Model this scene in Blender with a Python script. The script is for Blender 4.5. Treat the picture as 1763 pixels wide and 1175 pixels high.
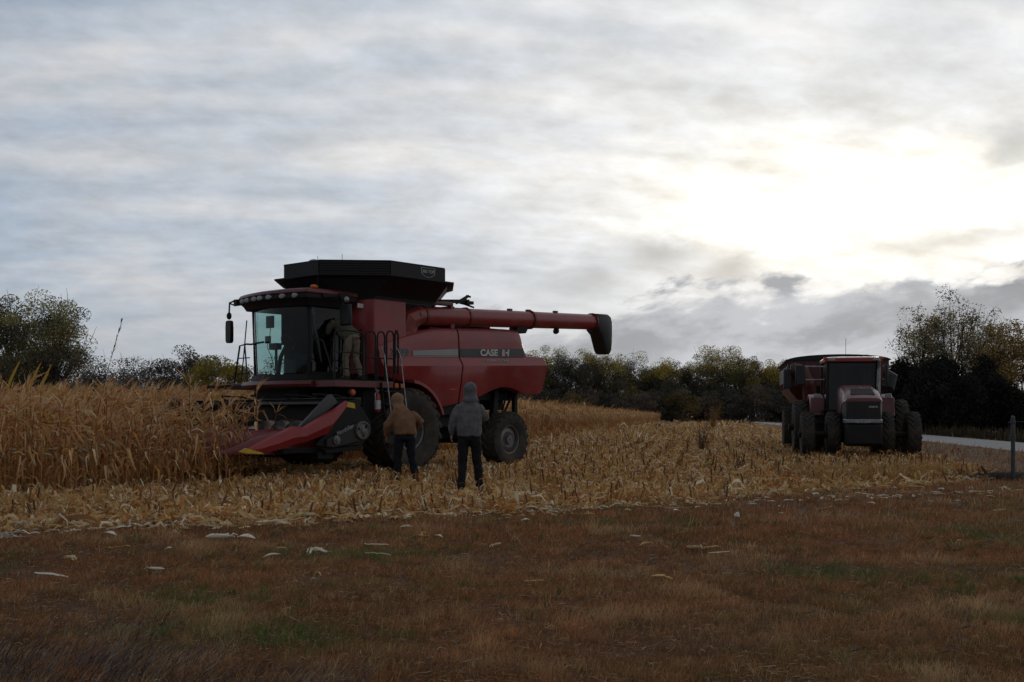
import bpy, math, random
import numpy as np
from mathutils import Vector, Matrix

for o in list(bpy.data.objects):
    bpy.data.objects.remove(o)
SC = bpy.context.scene
COL = SC.collection
R = math.radians
PI = math.pi

# ------------------------------------------------------------------ camera
EYE = 1.33
cam_d = bpy.data.cameras.new("camera")
cam_d.sensor_width = 36.0
cam_d.lens = 36.0 * 1900 / 1763
cam_d.shift_y = (717 - 587.5) / 1763
cam_d.clip_start = 0.1
cam_d.clip_end = 6000
cam = bpy.data.objects.new("camera", cam_d)
COL.objects.link(cam)
cam.location = (0, 0, EYE)
cam.rotation_euler = (PI / 2, 0, 0)
SC.camera = cam
SC.view_settings.view_transform = 'Standard'
SC.view_settings.look = 'None'
SC.view_settings.gamma = 1
SC.view_settings.exposure = 0.0
SC.cycles.max_bounces = 6
SC.cycles.transparent_max_bounces = 12
SC.cycles.use_denoising = True

SUN_AZ, SUN_EL = 16.5, 10.5      # degrees right of straight ahead, above the horizon


# ------------------------------------------------------------------ node helper
class Sk:
    """a socket that can be added, multiplied ... to make math nodes"""
    def __init__(s, nt, o):
        s.nt, s.o = nt, o

    def _m(s, op, b=None, c=None, rev=False, clamp=False):
        n = s.nt.nodes.new('ShaderNodeMath')
        n.operation = op
        n.use_clamp = clamp
        ins = [s] if b is None else ([b, s] if rev else [s, b])
        if c is not None:
            ins.append(c)
        for i, x in enumerate(ins):
            if isinstance(x, Sk):
                s.nt.links.new(x.o, n.inputs[i])
            else:
                n.inputs[i].default_value = x
        return Sk(s.nt, n.outputs[0])
    def __add__(s, b): return s._m('ADD', b)
    __radd__ = __add__
    def __sub__(s, b): return s._m('SUBTRACT', b)
    def __rsub__(s, b): return s._m('SUBTRACT', b, rev=True)
    def __mul__(s, b): return s._m('MULTIPLY', b)
    __rmul__ = __mul__
    def __truediv__(s, b): return s._m('DIVIDE', b)
    def __pow__(s, b): return s._m('POWER', b)
    def exp(s): return s._m('EXPONENT')
    def max(s, b): return s._m('MAXIMUM', b)
    def min(s, b): return s._m('MINIMUM', b)
    def clamp(s): return s._m('ADD', 0.0, clamp=True)
    def step(s, a, b):
        n = s.nt.nodes.new('ShaderNodeMapRange')
        n.interpolation_type = 'SMOOTHSTEP'
        s.nt.links.new(s.o, n.inputs[0])
        n.inputs[1].default_value, n.inputs[2].default_value = a, b
        return Sk(s.nt, n.outputs[0])


def xyz(nt, a, b, c):
    n = nt.nodes.new('ShaderNodeCombineXYZ')
    for i, x in enumerate((a, b, c)):
        if isinstance(x, Sk):
            nt.links.new(x.o, n.inputs[i])
        else:
            n.inputs[i].default_value = x
    return Sk(nt, n.outputs[0])


def noise(nt, vec, scale, detail=4, rough=.55, dist=0.0):
    n = nt.nodes.new('ShaderNodeTexNoise')
    n.inputs['Scale'].default_value = scale
    n.inputs['Detail'].default_value = detail
    n.inputs['Roughness'].default_value = rough
    n.inputs['Distortion'].default_value = dist
    if vec is not None:
        nt.links.new(vec.o, n.inputs['Vector'])
    return Sk(nt, n.outputs['Fac'])


def mixc(nt, f, a, b):
    n = nt.nodes.new('ShaderNodeMix')
    n.data_type = 'RGBA'
    if isinstance(f, Sk):
        nt.links.new(f.o, n.inputs[0])
    else:
        n.inputs[0].default_value = f
    for i, x in ((6, a), (7, b)):
        if isinstance(x, Sk):
            nt.links.new(x.o, n.inputs[i])
        else:
            n.inputs[i].default_value = (*x[:3], 1)
    return Sk(nt, n.outputs[2])


# ------------------------------------------------------------------ sky
W = bpy.data.worlds.new("World")
SC.world = W
W.use_nodes = True
nt = W.node_tree
nt.nodes.clear()
out = nt.nodes.new('ShaderNodeOutputWorld')
bg = nt.nodes.new('ShaderNodeBackground')
nt.links.new(bg.outputs[0], out.inputs[0])
bg.inputs[1].default_value = 0.1
sky = nt.nodes.new('ShaderNodeTexSky')
sky.sky_type = 'NISHITA'
sky.sun_disc = False
sky.sun_elevation = R(SUN_EL)
sky.sun_rotation = R(SUN_AZ)
tc = nt.nodes.new('ShaderNodeTexCoord')
sep = nt.nodes.new('ShaderNodeSeparateXYZ')
nt.links.new(tc.outputs['Generated'], sep.inputs[0])
dx, dy, dz = (Sk(nt, sep.outputs[i]) for i in range(3))
zz = dz.max(0.0)
az = dx._m('ARCTAN2', dy) * (180 / PI)
el = zz._m('ARCSINE') * (180 / PI)
U = dx / (zz + .30)
V = dy / (zz + .30)
n_long = noise(nt, xyz(nt, U * .9 + V * .30, V * 4.2 - U * .55, 9.3), 2.2, 3, .45, .3)
n_clump = noise(nt, xyz(nt, U * 3.3 + V * .6, V * 3.9 - U * .9, 0.3), 1.9, 8, .55, .15)
n_fine = noise(nt, xyz(nt, U * 6.0 + V * 1.0, V * 8.0 - U * 1.8, 2.3), 2.0, 7, .58, .15)
n_streak = n_long * .62 + n_clump * .38
n_big = noise(nt, xyz(nt, U * .9, V * 1.8, 5.1), 1.1, 4, .5)
n_puff = noise(nt, xyz(nt, az * .075 - el * .05, el * .20 + az * .012, 1.7), 1.0, 7, .56, .3)
n_puff2 = noise(nt, xyz(nt, az * .20 - el * .10, el * .40, 7.7), 1.0, 8, .58, .2)
n_warp = (n_puff2 - .5)
# brightness of the high cloud sheet: dull away from the sun, brighter towards it
toward = az.step(-34, 20)
calm = el.step(1.0, 8.0) * .75 + .25
lum = toward * .20 + .50
streak = (n_streak - .5) * .52 + (n_fine - .5) * .31
lum = lum + streak * calm + (n_big - .5) * .12
# glow of the sun behind the sheet
ga = (az - 19.5) * .070
ge = (el - 10.2 + (az - 16.5) * .06 + n_warp * 4.0) * .27
glow = ((ga * ga + ge * ge) * -1.0).exp()
ga2 = (az - 15.0) * .045
ge2 = (el - 11.5 + (az - 16.5) * .2) * .095
halo = ((ga2 * ga2 + ge2 * ge2) * -1.0).exp()
lum = lum + glow * (.42 + streak * 1.6) + halo * (.12 + streak * .45)
# low cloud bank along the horizon, ragged top, darker than the sheet
top = az.step(-12, 3) * .6 + az.step(15, 27) * 2.0 + 5.3
bank = (top - el + n_warp * 11.0 + (n_puff - .5) * 8.0).step(-.5, 1.1)
bank = bank * az.step(-10, 3)
shade = .52 - n_puff2.step(.44, .62) * .17 + (n_puff - .5) * .30 + (1.0 - el.step(.6, 4.6)) * .17
bank_l = bank * .92
lum = lum * (1.0 - bank_l) + shade * bank_l
# loose dark scraps under the glow
def scrap(a0, e0, sa, se, k):
    p = (az - a0) * (1 / sa) + n_warp * 2.0
    q = (el - e0) * (1 / se) - (az - a0) * .16 + (n_puff2 - .5) * 3.5
    return ((p * p + q * q) * -1.0).exp() * k
for s in (scrap(7.8, 8.5, 2.4, .9, .95), scrap(11.3, 7.6, 1.4, .8, .8), scrap(24.4, 12.6, 1.6, .9, .75),
          scrap(22.5, 8.5, 6.0, .6, .55), scrap(3.4, 6.6, 2.2, .9, .6), scrap(1.5, 10.8, 2.4, .7, .25)):
    lum = lum * (1.0 - s) + s * (n_puff2 * .35 + .33)
# pale left horizon
lum = lum - (1.0 - el.step(1.5, 8.5)) * (1.0 - az.step(-16, 4)) * .07
# unseen sky overhead and behind the photographer, dimmed to set the ground's brightness
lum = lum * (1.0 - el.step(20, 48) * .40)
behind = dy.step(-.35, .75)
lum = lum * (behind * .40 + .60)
lum = lum.max(.02)
warm = (glow * .8 + halo * .55).clamp()
blue = ((.50 - n_streak) * 2.4 + (.5 - n_big) * 1.2 + .55).clamp() * (1.0 - bank_l) * (1.0 - toward * .65)
tint = mixc(nt, blue, (1.0, 1.0, 1.015), (.76, .95, 1.22))
tint = mixc(nt, (1.15 - n_fine).clamp() * warm * .9, tint, (1.06, 1.0, .85))
tint = mixc(nt, bank_l * .8, tint, (.96, 1.0, 1.07))
vm = nt.nodes.new('ShaderNodeVectorMath')
vm.operation = 'SCALE'
nt.links.new(tint.o, vm.inputs[0])
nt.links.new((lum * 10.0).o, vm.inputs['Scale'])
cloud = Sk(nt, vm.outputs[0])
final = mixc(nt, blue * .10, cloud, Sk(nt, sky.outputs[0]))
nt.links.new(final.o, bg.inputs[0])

sun_d = bpy.data.lights.new("sun", 'SUN')
sun_d.energy = 0.5
sun_d.angle = R(14)
sun_d.color = (1, .93, .82)
sun = bpy.data.objects.new("sun", sun_d)
COL.objects.link(sun)
sa, se = R(SUN_AZ), R(SUN_EL)
sdir = Vector((math.sin(sa) * math.cos(se), math.cos(sa) * math.cos(se), math.sin(se)))
sun.rotation_euler = sdir.to_track_quat('Z', 'Y').to_euler()
sun.location = sdir * 50


# ------------------------------------------------------------------ materials
def principled(name, col, col2=None, scale=4.0, rough=.6, metal=0.0, coat=0.0, bump=0.0, bscale=40, spec=.5, contrast=(.35, .65), dirt=None):
    m = bpy.data.materials.new(name)
    m.use_nodes = True
    t = m.node_tree
    b = t.nodes['Principled BSDF']
    b.inputs['Roughness'].default_value = rough
    b.inputs['Metallic'].default_value = metal
    b.inputs['Coat Weight'].default_value = coat
    b.inputs['Coat Roughness'].default_value = .12
    b.inputs['Specular IOR Level'].default_value = spec
    tcn = t.nodes.new('ShaderNodeTexCoord')
    ob = Sk(t, tcn.outputs['Object'])
    c = mixc(t, noise(t, ob, scale, 5, .6).step(*contrast), col, col2 or tuple(x * .8 for x in col))
    if dirt:
        geo = t.nodes.new('ShaderNodeNewGeometry')
        sp = t.nodes.new('ShaderNodeSeparateXYZ')
        t.links.new(geo.outputs['Position'], sp.inputs[0])
        f = (noise(t, ob, 2.3, 7, .68).step(.42, .72) * .65 + noise(t, ob, 26, 5, .7).step(.52, .70) * .45) * dirt
        c = mixc(t, f, c, (.17, .12, .075))
        r = f * .4 + rough
        t.links.new(r.o, b.inputs['Roughness'])
    t.links.new(c.o, b.inputs['Base Color'])
    if bump:
        bn = t.nodes.new('ShaderNodeBump')
        bn.inputs['Strength'].default_value = bump
        bn.inputs['Distance'].default_value = .02
        t.links.new(noise(t, ob, bscale, 5, .6).o, bn.inputs['Height'])
        t.links.new(bn.outputs[0], b.inputs['Normal'])
    return m


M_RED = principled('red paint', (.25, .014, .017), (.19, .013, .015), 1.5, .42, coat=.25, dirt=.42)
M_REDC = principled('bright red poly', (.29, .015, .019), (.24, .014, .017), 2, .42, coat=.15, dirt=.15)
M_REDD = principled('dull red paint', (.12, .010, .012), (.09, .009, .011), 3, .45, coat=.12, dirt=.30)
M_REDT = principled('red poly snout', (.17, .013, .018), (.14, .012, .015), 3, .42, coat=.1, dirt=.3)
M_BLACK = principled('black paint', (.012, .012, .013), (.013, .012, .012), 3, .6, dirt=.05, spec=.22)
M_FABRIC = principled('black hopper sheet', (.0115, .0115, .012), (.0135, .0135, .014), 3, .6, spec=.3)
M_PLAST = principled('black plastic', (.014, .014, .015), (.019, .019, .02), 5, .45, spec=.35)
M_RUB = principled('tyre rubber', (.018, .017, .016), (.035, .029, .022), 6, .85, bump=.2, dirt=.5)
M_RIM = principled('grey rim', (.16, .16, .165), (.11, .105, .10), 5, .45, .3, dirt=.4)
M_STEEL = principled('bare steel', (.30, .30, .31), (.18, .17, .16), 8, .35, .8)
M_GREY = principled('dark grey sheet', (.045, .047, .052), (.035, .036, .04), 5, .4, dirt=.3)
M_YEL = principled('yellow plastic', (.55, .38, .015), (.45, .30, .012), 8, .5)
M_AMB = principled('amber lens', (.55, .13, .01), (.45, .10, .01), 9, .3)
M_ORG = principled('orange lens', (.50, .07, .01), (.42, .05, .01), 9, .3)
M_LENS = principled('lamp lens', (.26, .27, .28), (.20, .21, .22), 12, .25, .3)
M_DECAL = principled('silver decal', (.26, .27, .27), (.22, .23, .23), 2, .4)
M_DECALD = principled('dark decal', (.03, .034, .034), (.024, .027, .027), 2, .4)
M_WHITE = principled('white lettering', (.50, .50, .50), (.42, .42, .42), 5, .5)
M_RTEXT = principled('red lettering', (.32, .03, .03), (.26, .03, .03), 5, .5)
M_SEAT = principled('seat cloth', (.022, .022, .024), (.03, .03, .032), 9, .9)
M_WOOD = principled('grey weathered wood', (.07, .066, .063), (.04, .039, .038), 9, .9, bump=.5)
M_POST = principled('galvanised post', (.055, .06, .068), (.038, .042, .046), 6, .6, .2)

m = bpy.data.materials.new('tinted glass')
m.use_nodes = True
t = m.node_tree
t.nodes.clear()
go = t.nodes.new('ShaderNodeOutputMaterial')
tr = t.nodes.new('ShaderNodeBsdfTransparent')
tr.inputs[0].default_value = (.52, .69, .67, 1)
gl = t.nodes.new('ShaderNodeBsdfGlossy')
gl.inputs['Roughness'].default_value = .03
fr = t.nodes.new('ShaderNodeFresnel')
fr.inputs[0].default_value = 1.45
mx = t.nodes.new('ShaderNodeMixShader')
t.links.new(fr.outputs[0], mx.inputs[0])
t.links.new(tr.outputs[0], mx.inputs[1])
t.links.new(gl.outputs[0], mx.inputs[2])
t.links.new(mx.outputs[0], go.inputs[0])
M_GLASS = m
M_GLASSD = m.copy()
M_GLASSD.name = 'dark tinted glass'
M_GLASSD.node_tree.nodes['Transparent BSDF'].inputs[0].default_value = (.30, .33, .34, 1)


# ------------------------------------------------------------------ mesh builder
class MB:
    def __init__(s):
        s.v, s.f = [], []

    def add(s, vs, fs):
        k = len(s.v)
        s.v += [tuple(x) for x in vs]
        s.f += [tuple(i + k for i in f) for f in fs]
        return s

    def box(s, x0, x1, y0, y1, z0, z1):
        v = [(x, y, z) for x in (x0, x1) for y in (y0, y1) for z in (z0, z1)]
        return s.add(v, [(0, 1, 3, 2), (4, 6, 7, 5), (0, 4, 5, 1), (2, 3, 7, 6), (0, 2, 6, 4), (1, 5, 7, 3)])

    def obox(s, c, ax, ay, az, hx, hy, hz):
        """box with its own axes"""
        c, ax, ay, az = map(Vector, (c, ax, ay, az))
        v = [c + ax * (i * hx) + ay * (j * hy) + az * (k * hz) for i in (-1, 1) for j in (-1, 1) for k in (-1, 1)]
        return s.add(v, [(0, 1, 3, 2), (4, 6, 7, 5), (0, 4, 5, 1), (2, 3, 7, 6), (0, 2, 6, 4), (1, 5, 7, 3)])

    def bar(s, a, b, w, h=None):
        a, b = Vector(a), Vector(b)
        d = (b - a)
        L = d.length
        d.normalize()
        up = Vector((0, 0, 1)) if abs(d.z) < .95 else Vector((1, 0, 0))
        e = d.cross(up).normalized()
        g = e.cross(d)
        return s.obox((a + b) / 2, d, e, g, L / 2, w / 2, (h or w) / 2)

    def prism(s, poly, axis, a, b):
        """polygon (p, q) carried along an axis from a to b"""
        n = len(poly)
        def P(p, q, r):
            return {'y': (p, r, q), 'x': (r, p, q), 'z': (p, q, r)}[axis]
        v = [P(p, q, a) for p, q in poly] + [P(p, q, b) for p, q in poly]
        f = [tuple(range(n)), tuple(range(2 * n - 1, n - 1, -1))]
        f += [(i, (i + 1) % n, n + (i + 1) % n, n + i) for i in range(n)]
        return s.add(v, f)

    def loft(s, rings, closed=True, caps=True):
        n = len(rings[0])
        v = [p for r in rings for p in r]
        f = []
        for i in range(len(rings) - 1):
            for j in range(n if closed else n - 1):
                k = (j + 1) % n
                f.append((i * n + j, i * n + k, (i + 1) * n + k, (i + 1) * n + j))
        if caps and closed:
            f.append(tuple(range(n - 1, -1, -1)))
            f.append(tuple(range((len(rings) - 1) * n, len(rings) * n)))
        return s.add(v, f)

    def tube(s, pts, r, n=8, caps=True):
        pts = [Vector(p) for p in pts]
        rs = r if isinstance(r, (list, tuple)) else [r] * len(pts)
        rings, e = [], None
        for i, p in enumerate(pts):
            d = (pts[min(i + 1, len(pts) - 1)] - pts[max(i - 1, 0)])
            if d.length < 1e-9:
                d = Vector((0, 0, 1))
            d.normalize()
            if e is None:
                e = d.cross(Vector((0, 0, 1)) if abs(d.z) < .9 else Vector((1, 0, 0))).normalized()
            else:
                e = (e - d * e.dot(d))
                e.normalize()
            g = d.cross(e)
            rings.append([p + (e * math.cos(a) + g * math.sin(a)) * rs[i] for a in (2 * PI * k / n for k in range(n))])
        return s.loft(rings, True, caps)

    def lathe(s, prof, c=(0, 0, 0), axis='y', n=32, caps=True):
        """profile of (radius, distance along the axis)"""
        rings = []
        for r, h in prof:
            ring = []
            for k in range(n):
                a = 2 * PI * k / n
                p, q = r * math.cos(a), r * math.sin(a)
                d = {'y': (p, h, q), 'x': (h, p, q), 'z': (p, q, h)}[axis]
                ring.append((c[0] + d[0], c[1] + d[1], c[2] + d[2]))
            rings.append(ring)
        return s.loft(rings, True, caps)

    def ell(s, c, rx, ry, rz, nu=14, nv=9):
        rings = []
        for i in range(nv):
            a = PI * (i + .02) / (nv - 1 + .04) - PI / 2
            rings.append([(c[0] + rx * math.cos(a) * math.cos(b), c[1] + ry * math.cos(a) * math.sin(b), c[2] + rz * math.sin(a)) for b in (2 * PI * k / nu for k in range(nu))])
        return s.loft(rings)

    def mesh(s, name, mat, sharp=35):
        me = bpy.data.meshes.new(name)
        me.from_pydata(s.v, [], s.f)
        me.materials.append(mat)
        me.validate()
        if sharp:
            me.shade_smooth()
            me.set_sharp_from_angle(angle=R(sharp))
        return me

    def build(s, name, mat, parent=None, bevel=0, sharp=35, loc=None):
        import bmesh
        me = s.mesh(name, mat, sharp)
        bm = bmesh.new()
        bm.from_mesh(me)
        bmesh.ops.recalc_face_normals(bm, faces=bm.faces)
        bm.to_mesh(me)
        bm.free()
        o = bpy.data.objects.new(name, me)
        COL.objects.link(o)
        if parent is not None:
            o.parent = parent
        if loc:
            o.location = loc
        if bevel:
            b = o.modifiers.new('bevel', 'BEVEL')
            b.width = bevel
            b.segments = 2
            b.limit_method = 'ANGLE'
            b.angle_limit = R(40)
        return o


def tag(o, label=None, cat=None, group=None, kind=None):
    for k, v in (('label', label), ('category', cat), ('group', group), ('kind', kind)):
        if v:
            o[k] = v
    return o


def empty(name, loc=(0, 0, 0), rz=0.0):
    o = bpy.data.objects.new(name, None)
    COL.objects.link(o)
    o.location = loc
    o.rotation_euler = (0, 0, rz)
    o.empty_display_size = .3
    return o


def lettering(name, txt, size, mat, parent, loc, xdir, up, depth=.004, shear=0.0, bold=0.0, sx=1.0):
    """writing as a thin mesh; xdir = reading direction, up = up direction, both in the parent's frame"""
    cu = bpy.data.curves.new(name, 'FONT')
    cu.body = txt
    cu.size = size
    cu.extrude = depth
    cu.shear = shear
    cu.offset = bold
    cu.align_x = 'CENTER'
    cu.align_y = 'CENTER'
    tmp = bpy.data.objects.new(name + '_c', cu)
    COL.objects.link(tmp)
    dg = bpy.context.evaluated_depsgraph_get()
    me = bpy.data.meshes.new_from_object(tmp.evaluated_get(dg))
    bpy.data.objects.remove(tmp)
    me.name = name
    me.materials.clear()
    me.materials.append(mat)
    x = Vector(xdir).normalized()
    u = Vector(up).normalized()
    z = x.cross(u).normalized()
    u = z.cross(x)
    mm = Matrix((x * sx, u, z)).transposed().to_4x4()
    mm.translation = Vector(loc)
    me.transform(mm)
    o = bpy.data.objects.new(name, me)
    COL.objects.link(o)
    o.parent = parent
    return o


def wheel(parent, c, Ro, w, rr, side, lugs=22, rim_mat=None, dish=.12, name='wheel', lug_h=.045):
    """a lugged tyre with its rim; side = +1 when the outside of the wheel looks to +y"""
    h = w / 2
    mb = MB()
    Rt = Ro - lug_h
    mb.lathe([(rr, -h * .78), (rr + (Rt - rr) * .45, -h), (Rt - .10, -h * .98), (Rt - .02, -h * .86), (Rt, -h * .5), (Rt + .008, 0), (Rt, h * .5),
              (Rt - .02, h * .86), (Rt - .10, h * .98), (rr + (Rt - rr) * .45, h), (rr, h * .78), (rr, -h * .78)], (0, 0, 0), 'y', 48, False)
    for sgn in (-1, 1):
        for k in range(lugs):
            a0 = 2 * PI * (k + (.5 if sgn > 0 else 0)) / lugs
            a1 = a0 + 1.15 * 2 * PI / lugs
            pts = []
            for i in range(5):
                u = i / 4
                a = a0 + (a1 - a0) * u
                y = sgn * (h * .02 + u * h * .97)
                rad = Rt + .004 - (.05 if i == 4 else (.012 if i == 3 else 0))
                pts.append((a, y, rad))
            wd = .17 * 2 * PI / lugs
            rings = []
            for a, y, rad in pts:
                top = rad + lug_h
                rings.append([((rad - .03) * math.cos(a - wd), y, (rad - .03) * math.sin(a - wd)), (top * math.cos(a - wd * .7), y, top * math.sin(a - wd * .7)),
                              (top * math.cos(a + wd * .7), y, top * math.sin(a + wd * .7)), ((rad - .03) * math.cos(a + wd), y, (rad - .03) * math.sin(a + wd))])
            mb.loft(rings)
    t_ = mb.build(name, M_RUB, parent, sharp=40, loc=c)
    rb = MB()
    s = side
    rb.lathe([(rr + .025, s * h * .80), (rr + .03, s * h * .72), (rr - .035, s * h * .66), (rr - .05, s * h * .30), (rr - .09, s * h * (.62 - dish * 4)),
              (rr * .55, s * h * (.70 - dish * 4)), (rr * .45, s * h * (.62 - dish * 4)), (rr * .30, s * h * (.62 - dish * 4)), (rr * .28, s * h * (.9 - dish * 4)), (.02, s * h * (.92 - dish * 4))], (0, 0, 0), 'y', 40, False)
    for k in range(10):
        a = 2 * PI * k / 10
        rb.lathe([(.018, s * h * (.6 - dish * 4)), (.018, s * h * (.72 - dish * 4)), (.002, s * h * (.73 - dish * 4))], (rr * .38 * math.cos(a), 0, rr * .38 * math.sin(a)), 'y', 6, True)
    rb.build('rim', rim_mat or M_RIM, t_, sharp=30)
    return t_


# ------------------------------------------------------------------ combine harvester
# local frame: x forward, y to the machine's left (the side in view), z up, origin under the front axle
TH = R(49)
CB = empty('combine_harvester', (-3.87, 27.1, 0), -PI + TH)
tag(CB, 'large red combine harvester with black grain hopper, cutting into the dry corn', 'combine harvester')


def side_panel(st, y_out, sgn):
    """lofted side shield; st = stations (x, bottom z, top z)"""
    mb = MB()
    rings = []
    for x, zb, zt in st:
        c1 = 2.51 - (x - .41) * .0363
        c2 = c1 + .20
        zt = max(zt, c2 + .02)
        zb = min(zb, c1 - .02)
        prof = [(zb, -.07), (zb + .05 * 0 + .001, -.03), ((zb + c1) / 2, .07), (c1 - .012, .135), (c1 + .006, .13), (c2 - .005, .008), (c2 + .008, 0), ((c2 + zt) / 2, -.008)]
        k = max(0.05, min(.26, zt - c2 - .03))
        prof += [(zt - k * .75, -.02), (zt - k * .45, -.045), (zt - k * .30, -.05), (zt - k * .12, -.09), (zt, -.17)]
        ring = [(x, sgn * (y_out + d), z) for z, d in prof]
        ring += [(x, sgn * (y_out - .30), zt - .01), (x, sgn * (y_out - .30), zb)]
        rings.append(ring)
    mb.loft(rings)
    return mb


front_st = [(.62, 2.26, 3.03), (.40, 2.24, 3.10), (.06, 2.19, 3.21), (-.16, 2.13, 3.27), (-.40, 2.08, 3.33), (-.62, 2.01, 3.38), (-.84, 1.88, 3.43), (-1.03, 1.71, 3.46), (-1.17, 1.53, 3.485), (-1.6, 1.58, 3.52), (-2.02, 1.655, 3.54)]
rear_st = [(-2.065, 1.66, 3.545), (-2.45, 1.74, 3.565), (-2.83, 1.83, 3.58), (-3.1, 1.93, 3.595), (-3.36, 2.02, 3.605), (-3.62, 2.08, 3.615), (-3.88, 2.10, 3.625), (-4.15, 2.06, 3.625), (-4.38, 2.0, 3.62), (-4.44, 1.98, 3.56),
           (-4.50, 1.96, 3.42), (-4.66, 1.92, 2.99), (-4.68, 1.91, 2.965), (-5.02, 1.92, 2.95), (-5.09, 1.925, 2.74), (-5.28, 1.95, 2.74), (-5.36, 2.10, 2.74)]
for sg in (1, -1):
    side_panel(front_st, 1.6, sg).build('front_side_panel', M_RED, CB, bevel=.008, sharp=25)
    rp = side_panel(rear_st, 1.6, sg).build('rear_side_panel', M_RED, CB, bevel=.008, sharp=25)
    if sg > 0:
        REAR_PANEL = rp
# silver stripe that darkens to charcoal behind the seam, model number, maker's name
def zc(x, off):
    return 2.72 - (x - .41) * .0363 + off
mb = MB()
mb.add([(-.43, 1.612, zc(-.43, .035)), (-2.0, 1.612, zc(-2.0, .035)), (-2.0, 1.612, zc(-2, .20)), (-.43, 1.612, zc(-.43, .145))], [(0, 1, 2, 3)])
mb.add([(-.43, 1.612, zc(-.43, .005)), (-2.0, 1.612, zc(-2.0, .005)), (-2.0, 1.612, zc(-2, .022)), (-.43, 1.612, zc(-.43, .022))], [(0, 1, 2, 3)])
mb.build('silver_stripe', M_DECAL, CB, sharp=0)
mb = MB()
mb.add([(-2.07, 1.612, zc(-2.07, .005)), (-4.56, 1.612, zc(-4.56, .005)), (-4.52, 1.612, zc(-4.6, .225)), (-2.07, 1.612, zc(-2.07, .205))], [(0, 1, 2, 3)])
ds = mb.build('dark_stripe', M_DECALD, CB, sharp=0)
RD, UPV = (-1, 0, .0363), (0, 0, 1)
lettering('maker_lettering', 'CASE', .23, M_WHITE, ds, (-3.14, 1.618, zc(-3.14, .108)), RD, UPV, .003, 0, .008, 1.25)
lettering('emblem_lettering', 'IH', .23, M_WHITE, ds, (-3.77, 1.618, zc(-3.77, .108)), RD, UPV, .003, .12, .012, 1.25)
mb = MB()
mb.add([(-3.74, 1.623, zc(-3.74, .03)), (-3.785, 1.623, zc(-3.785, .03)), (-3.785, 1.623, zc(-3.785, .24)), (-3.74, 1.623, zc(-3.74, .22))], [(0, 1, 2, 3)])
mb.build('emblem_bar', M_RTEXT, ds, sharp=0)
lettering('slogan_lettering', 'AXIAL-FLOW', .105, M_DECAL, CB, (-3.4, 1.674, zc(-3.4, -.095)), RD, (0, -.60, 1), .003, .25, .003, 1.35)
lettering('number_outline', '7120', .27, M_DECAL, CB, (.0, 1.612, zc(0, .09)), RD, UPV, .002, .2, .016, 1.05)
lettering('number_lettering', '7120', .27, M_DECALD, CB, (.0, 1.616, zc(0, .09)), RD, UPV, .004, .2, .001, 1.05)

for x, z in ((-2.4, 2.2), (-4.9, 2.35)):
    mb = MB()
    mb.lathe([(.03, 1.58), (.03, 1.645), (.02, 1.65), (.002, 1.651)], (x, 0, z), 'y', 10)
    mb.build('latch', M_BLACK, CB)
for x, z in ((-5.15, 2.3), (-1.75, 2.02)):
    mb = MB()
    mb.box(x - .09, x + .09, 1.64, 1.652, z - .03, z + .03)
    mb.build('reflector', M_AMB, CB)
# inner body, black, between the shields
mb = MB()
mb.box(-2.7, .9, -1.28, 1.28, 1.35, 3.36)
mb.box(-4.6, -2.7, -1.28, 1.28, 2.02, 3.36)
mb.box(-5.0, -4.6, -1.25, 1.25, 1.95, 2.7)
mb.box(-4.2, .6, -.55, .55, .75, 1.35)
mb.box(-3.3, -.6, -1.1, 1.1, 1.05, 1.35)
mb.build('chassis', M_BLACK, CB, bevel=.02)
mb = MB()
mb.box(-4.42, -1.3, -1.29, 1.29, 3.36, 3.56)
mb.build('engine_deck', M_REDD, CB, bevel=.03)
mb = MB()
mb.box(-4.2, -2.9, -.9, .7, 3.56, 3.74)
for i in range(6):
    mb.box(-2.7 + i * .23, -2.62 + i * .23, .7, .95, 3.56, 3.70)
mb.tube([(-3.3, .9, 3.56), (-3.3, .9, 3.83)], .05)
mb.box(-3.6, -2.4, .98, 1.08, 3.64, 3.68)
mb.box(-4.3, -3.6, 1.0, 1.1, 3.58, 3.66)
mb.build('engine_fittings', M_BLACK, CB, bevel=.01)

# front axle, rear axle, struts
mb = MB()
mb.tube([(0, -1.5, 1.0), (0, 1.5, 1.0)], .22, 12)
mb.box(-.4, .4, -1.2, -.8, .7, 1.4)
mb.box(-.4, .4, .8, 1.2, .7, 1.4)
mb.build('front_axle', M_BLACK, CB, bevel=.02)
mb = MB()
mb.tube([(-3.73, -1.5, .74), (-3.73, 1.5, .74)], .14, 12)
for sg in (1, -1):
    mb.bar((-3.73, sg * 1.15, .72), (-3.9, sg * 1.15, 2.1), .16)
    mb.bar((-3.4, sg * 1.2, .8), (-3.1, sg * 1.2, 1.9), .10)
    mb.bar((-4.1, sg * 1.25, 1.35), (-4.55, sg * 1.2, 1.95), .05)
    mb.bar((-4.0, sg * 1.25, 1.2), (-4.3, sg * 1.2, 2.0), .04)
    mb.bar((-4.6, sg * 1.22, 1.2), (-4.6, sg * 1.22, 2.0), .12)
mb.box(-4.7, -3.0, -1.1, 1.1, 1.75, 1.95)
mb.box(-4.5, -4.1, -.9, .9, 1.5, 1.75)
mb.build('rear_axle', M_BLACK, CB, bevel=.01)
for sg in (1, -1):
    wheel(CB, (0, sg * 1.66, 1.0), 1.0, .86, .46, sg, 22, dish=.10, lug_h=.055)
    wheel(CB, (-3.73, sg * 1.62, .73), .73, .54, .38, sg, 20, dish=.05)
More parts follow.
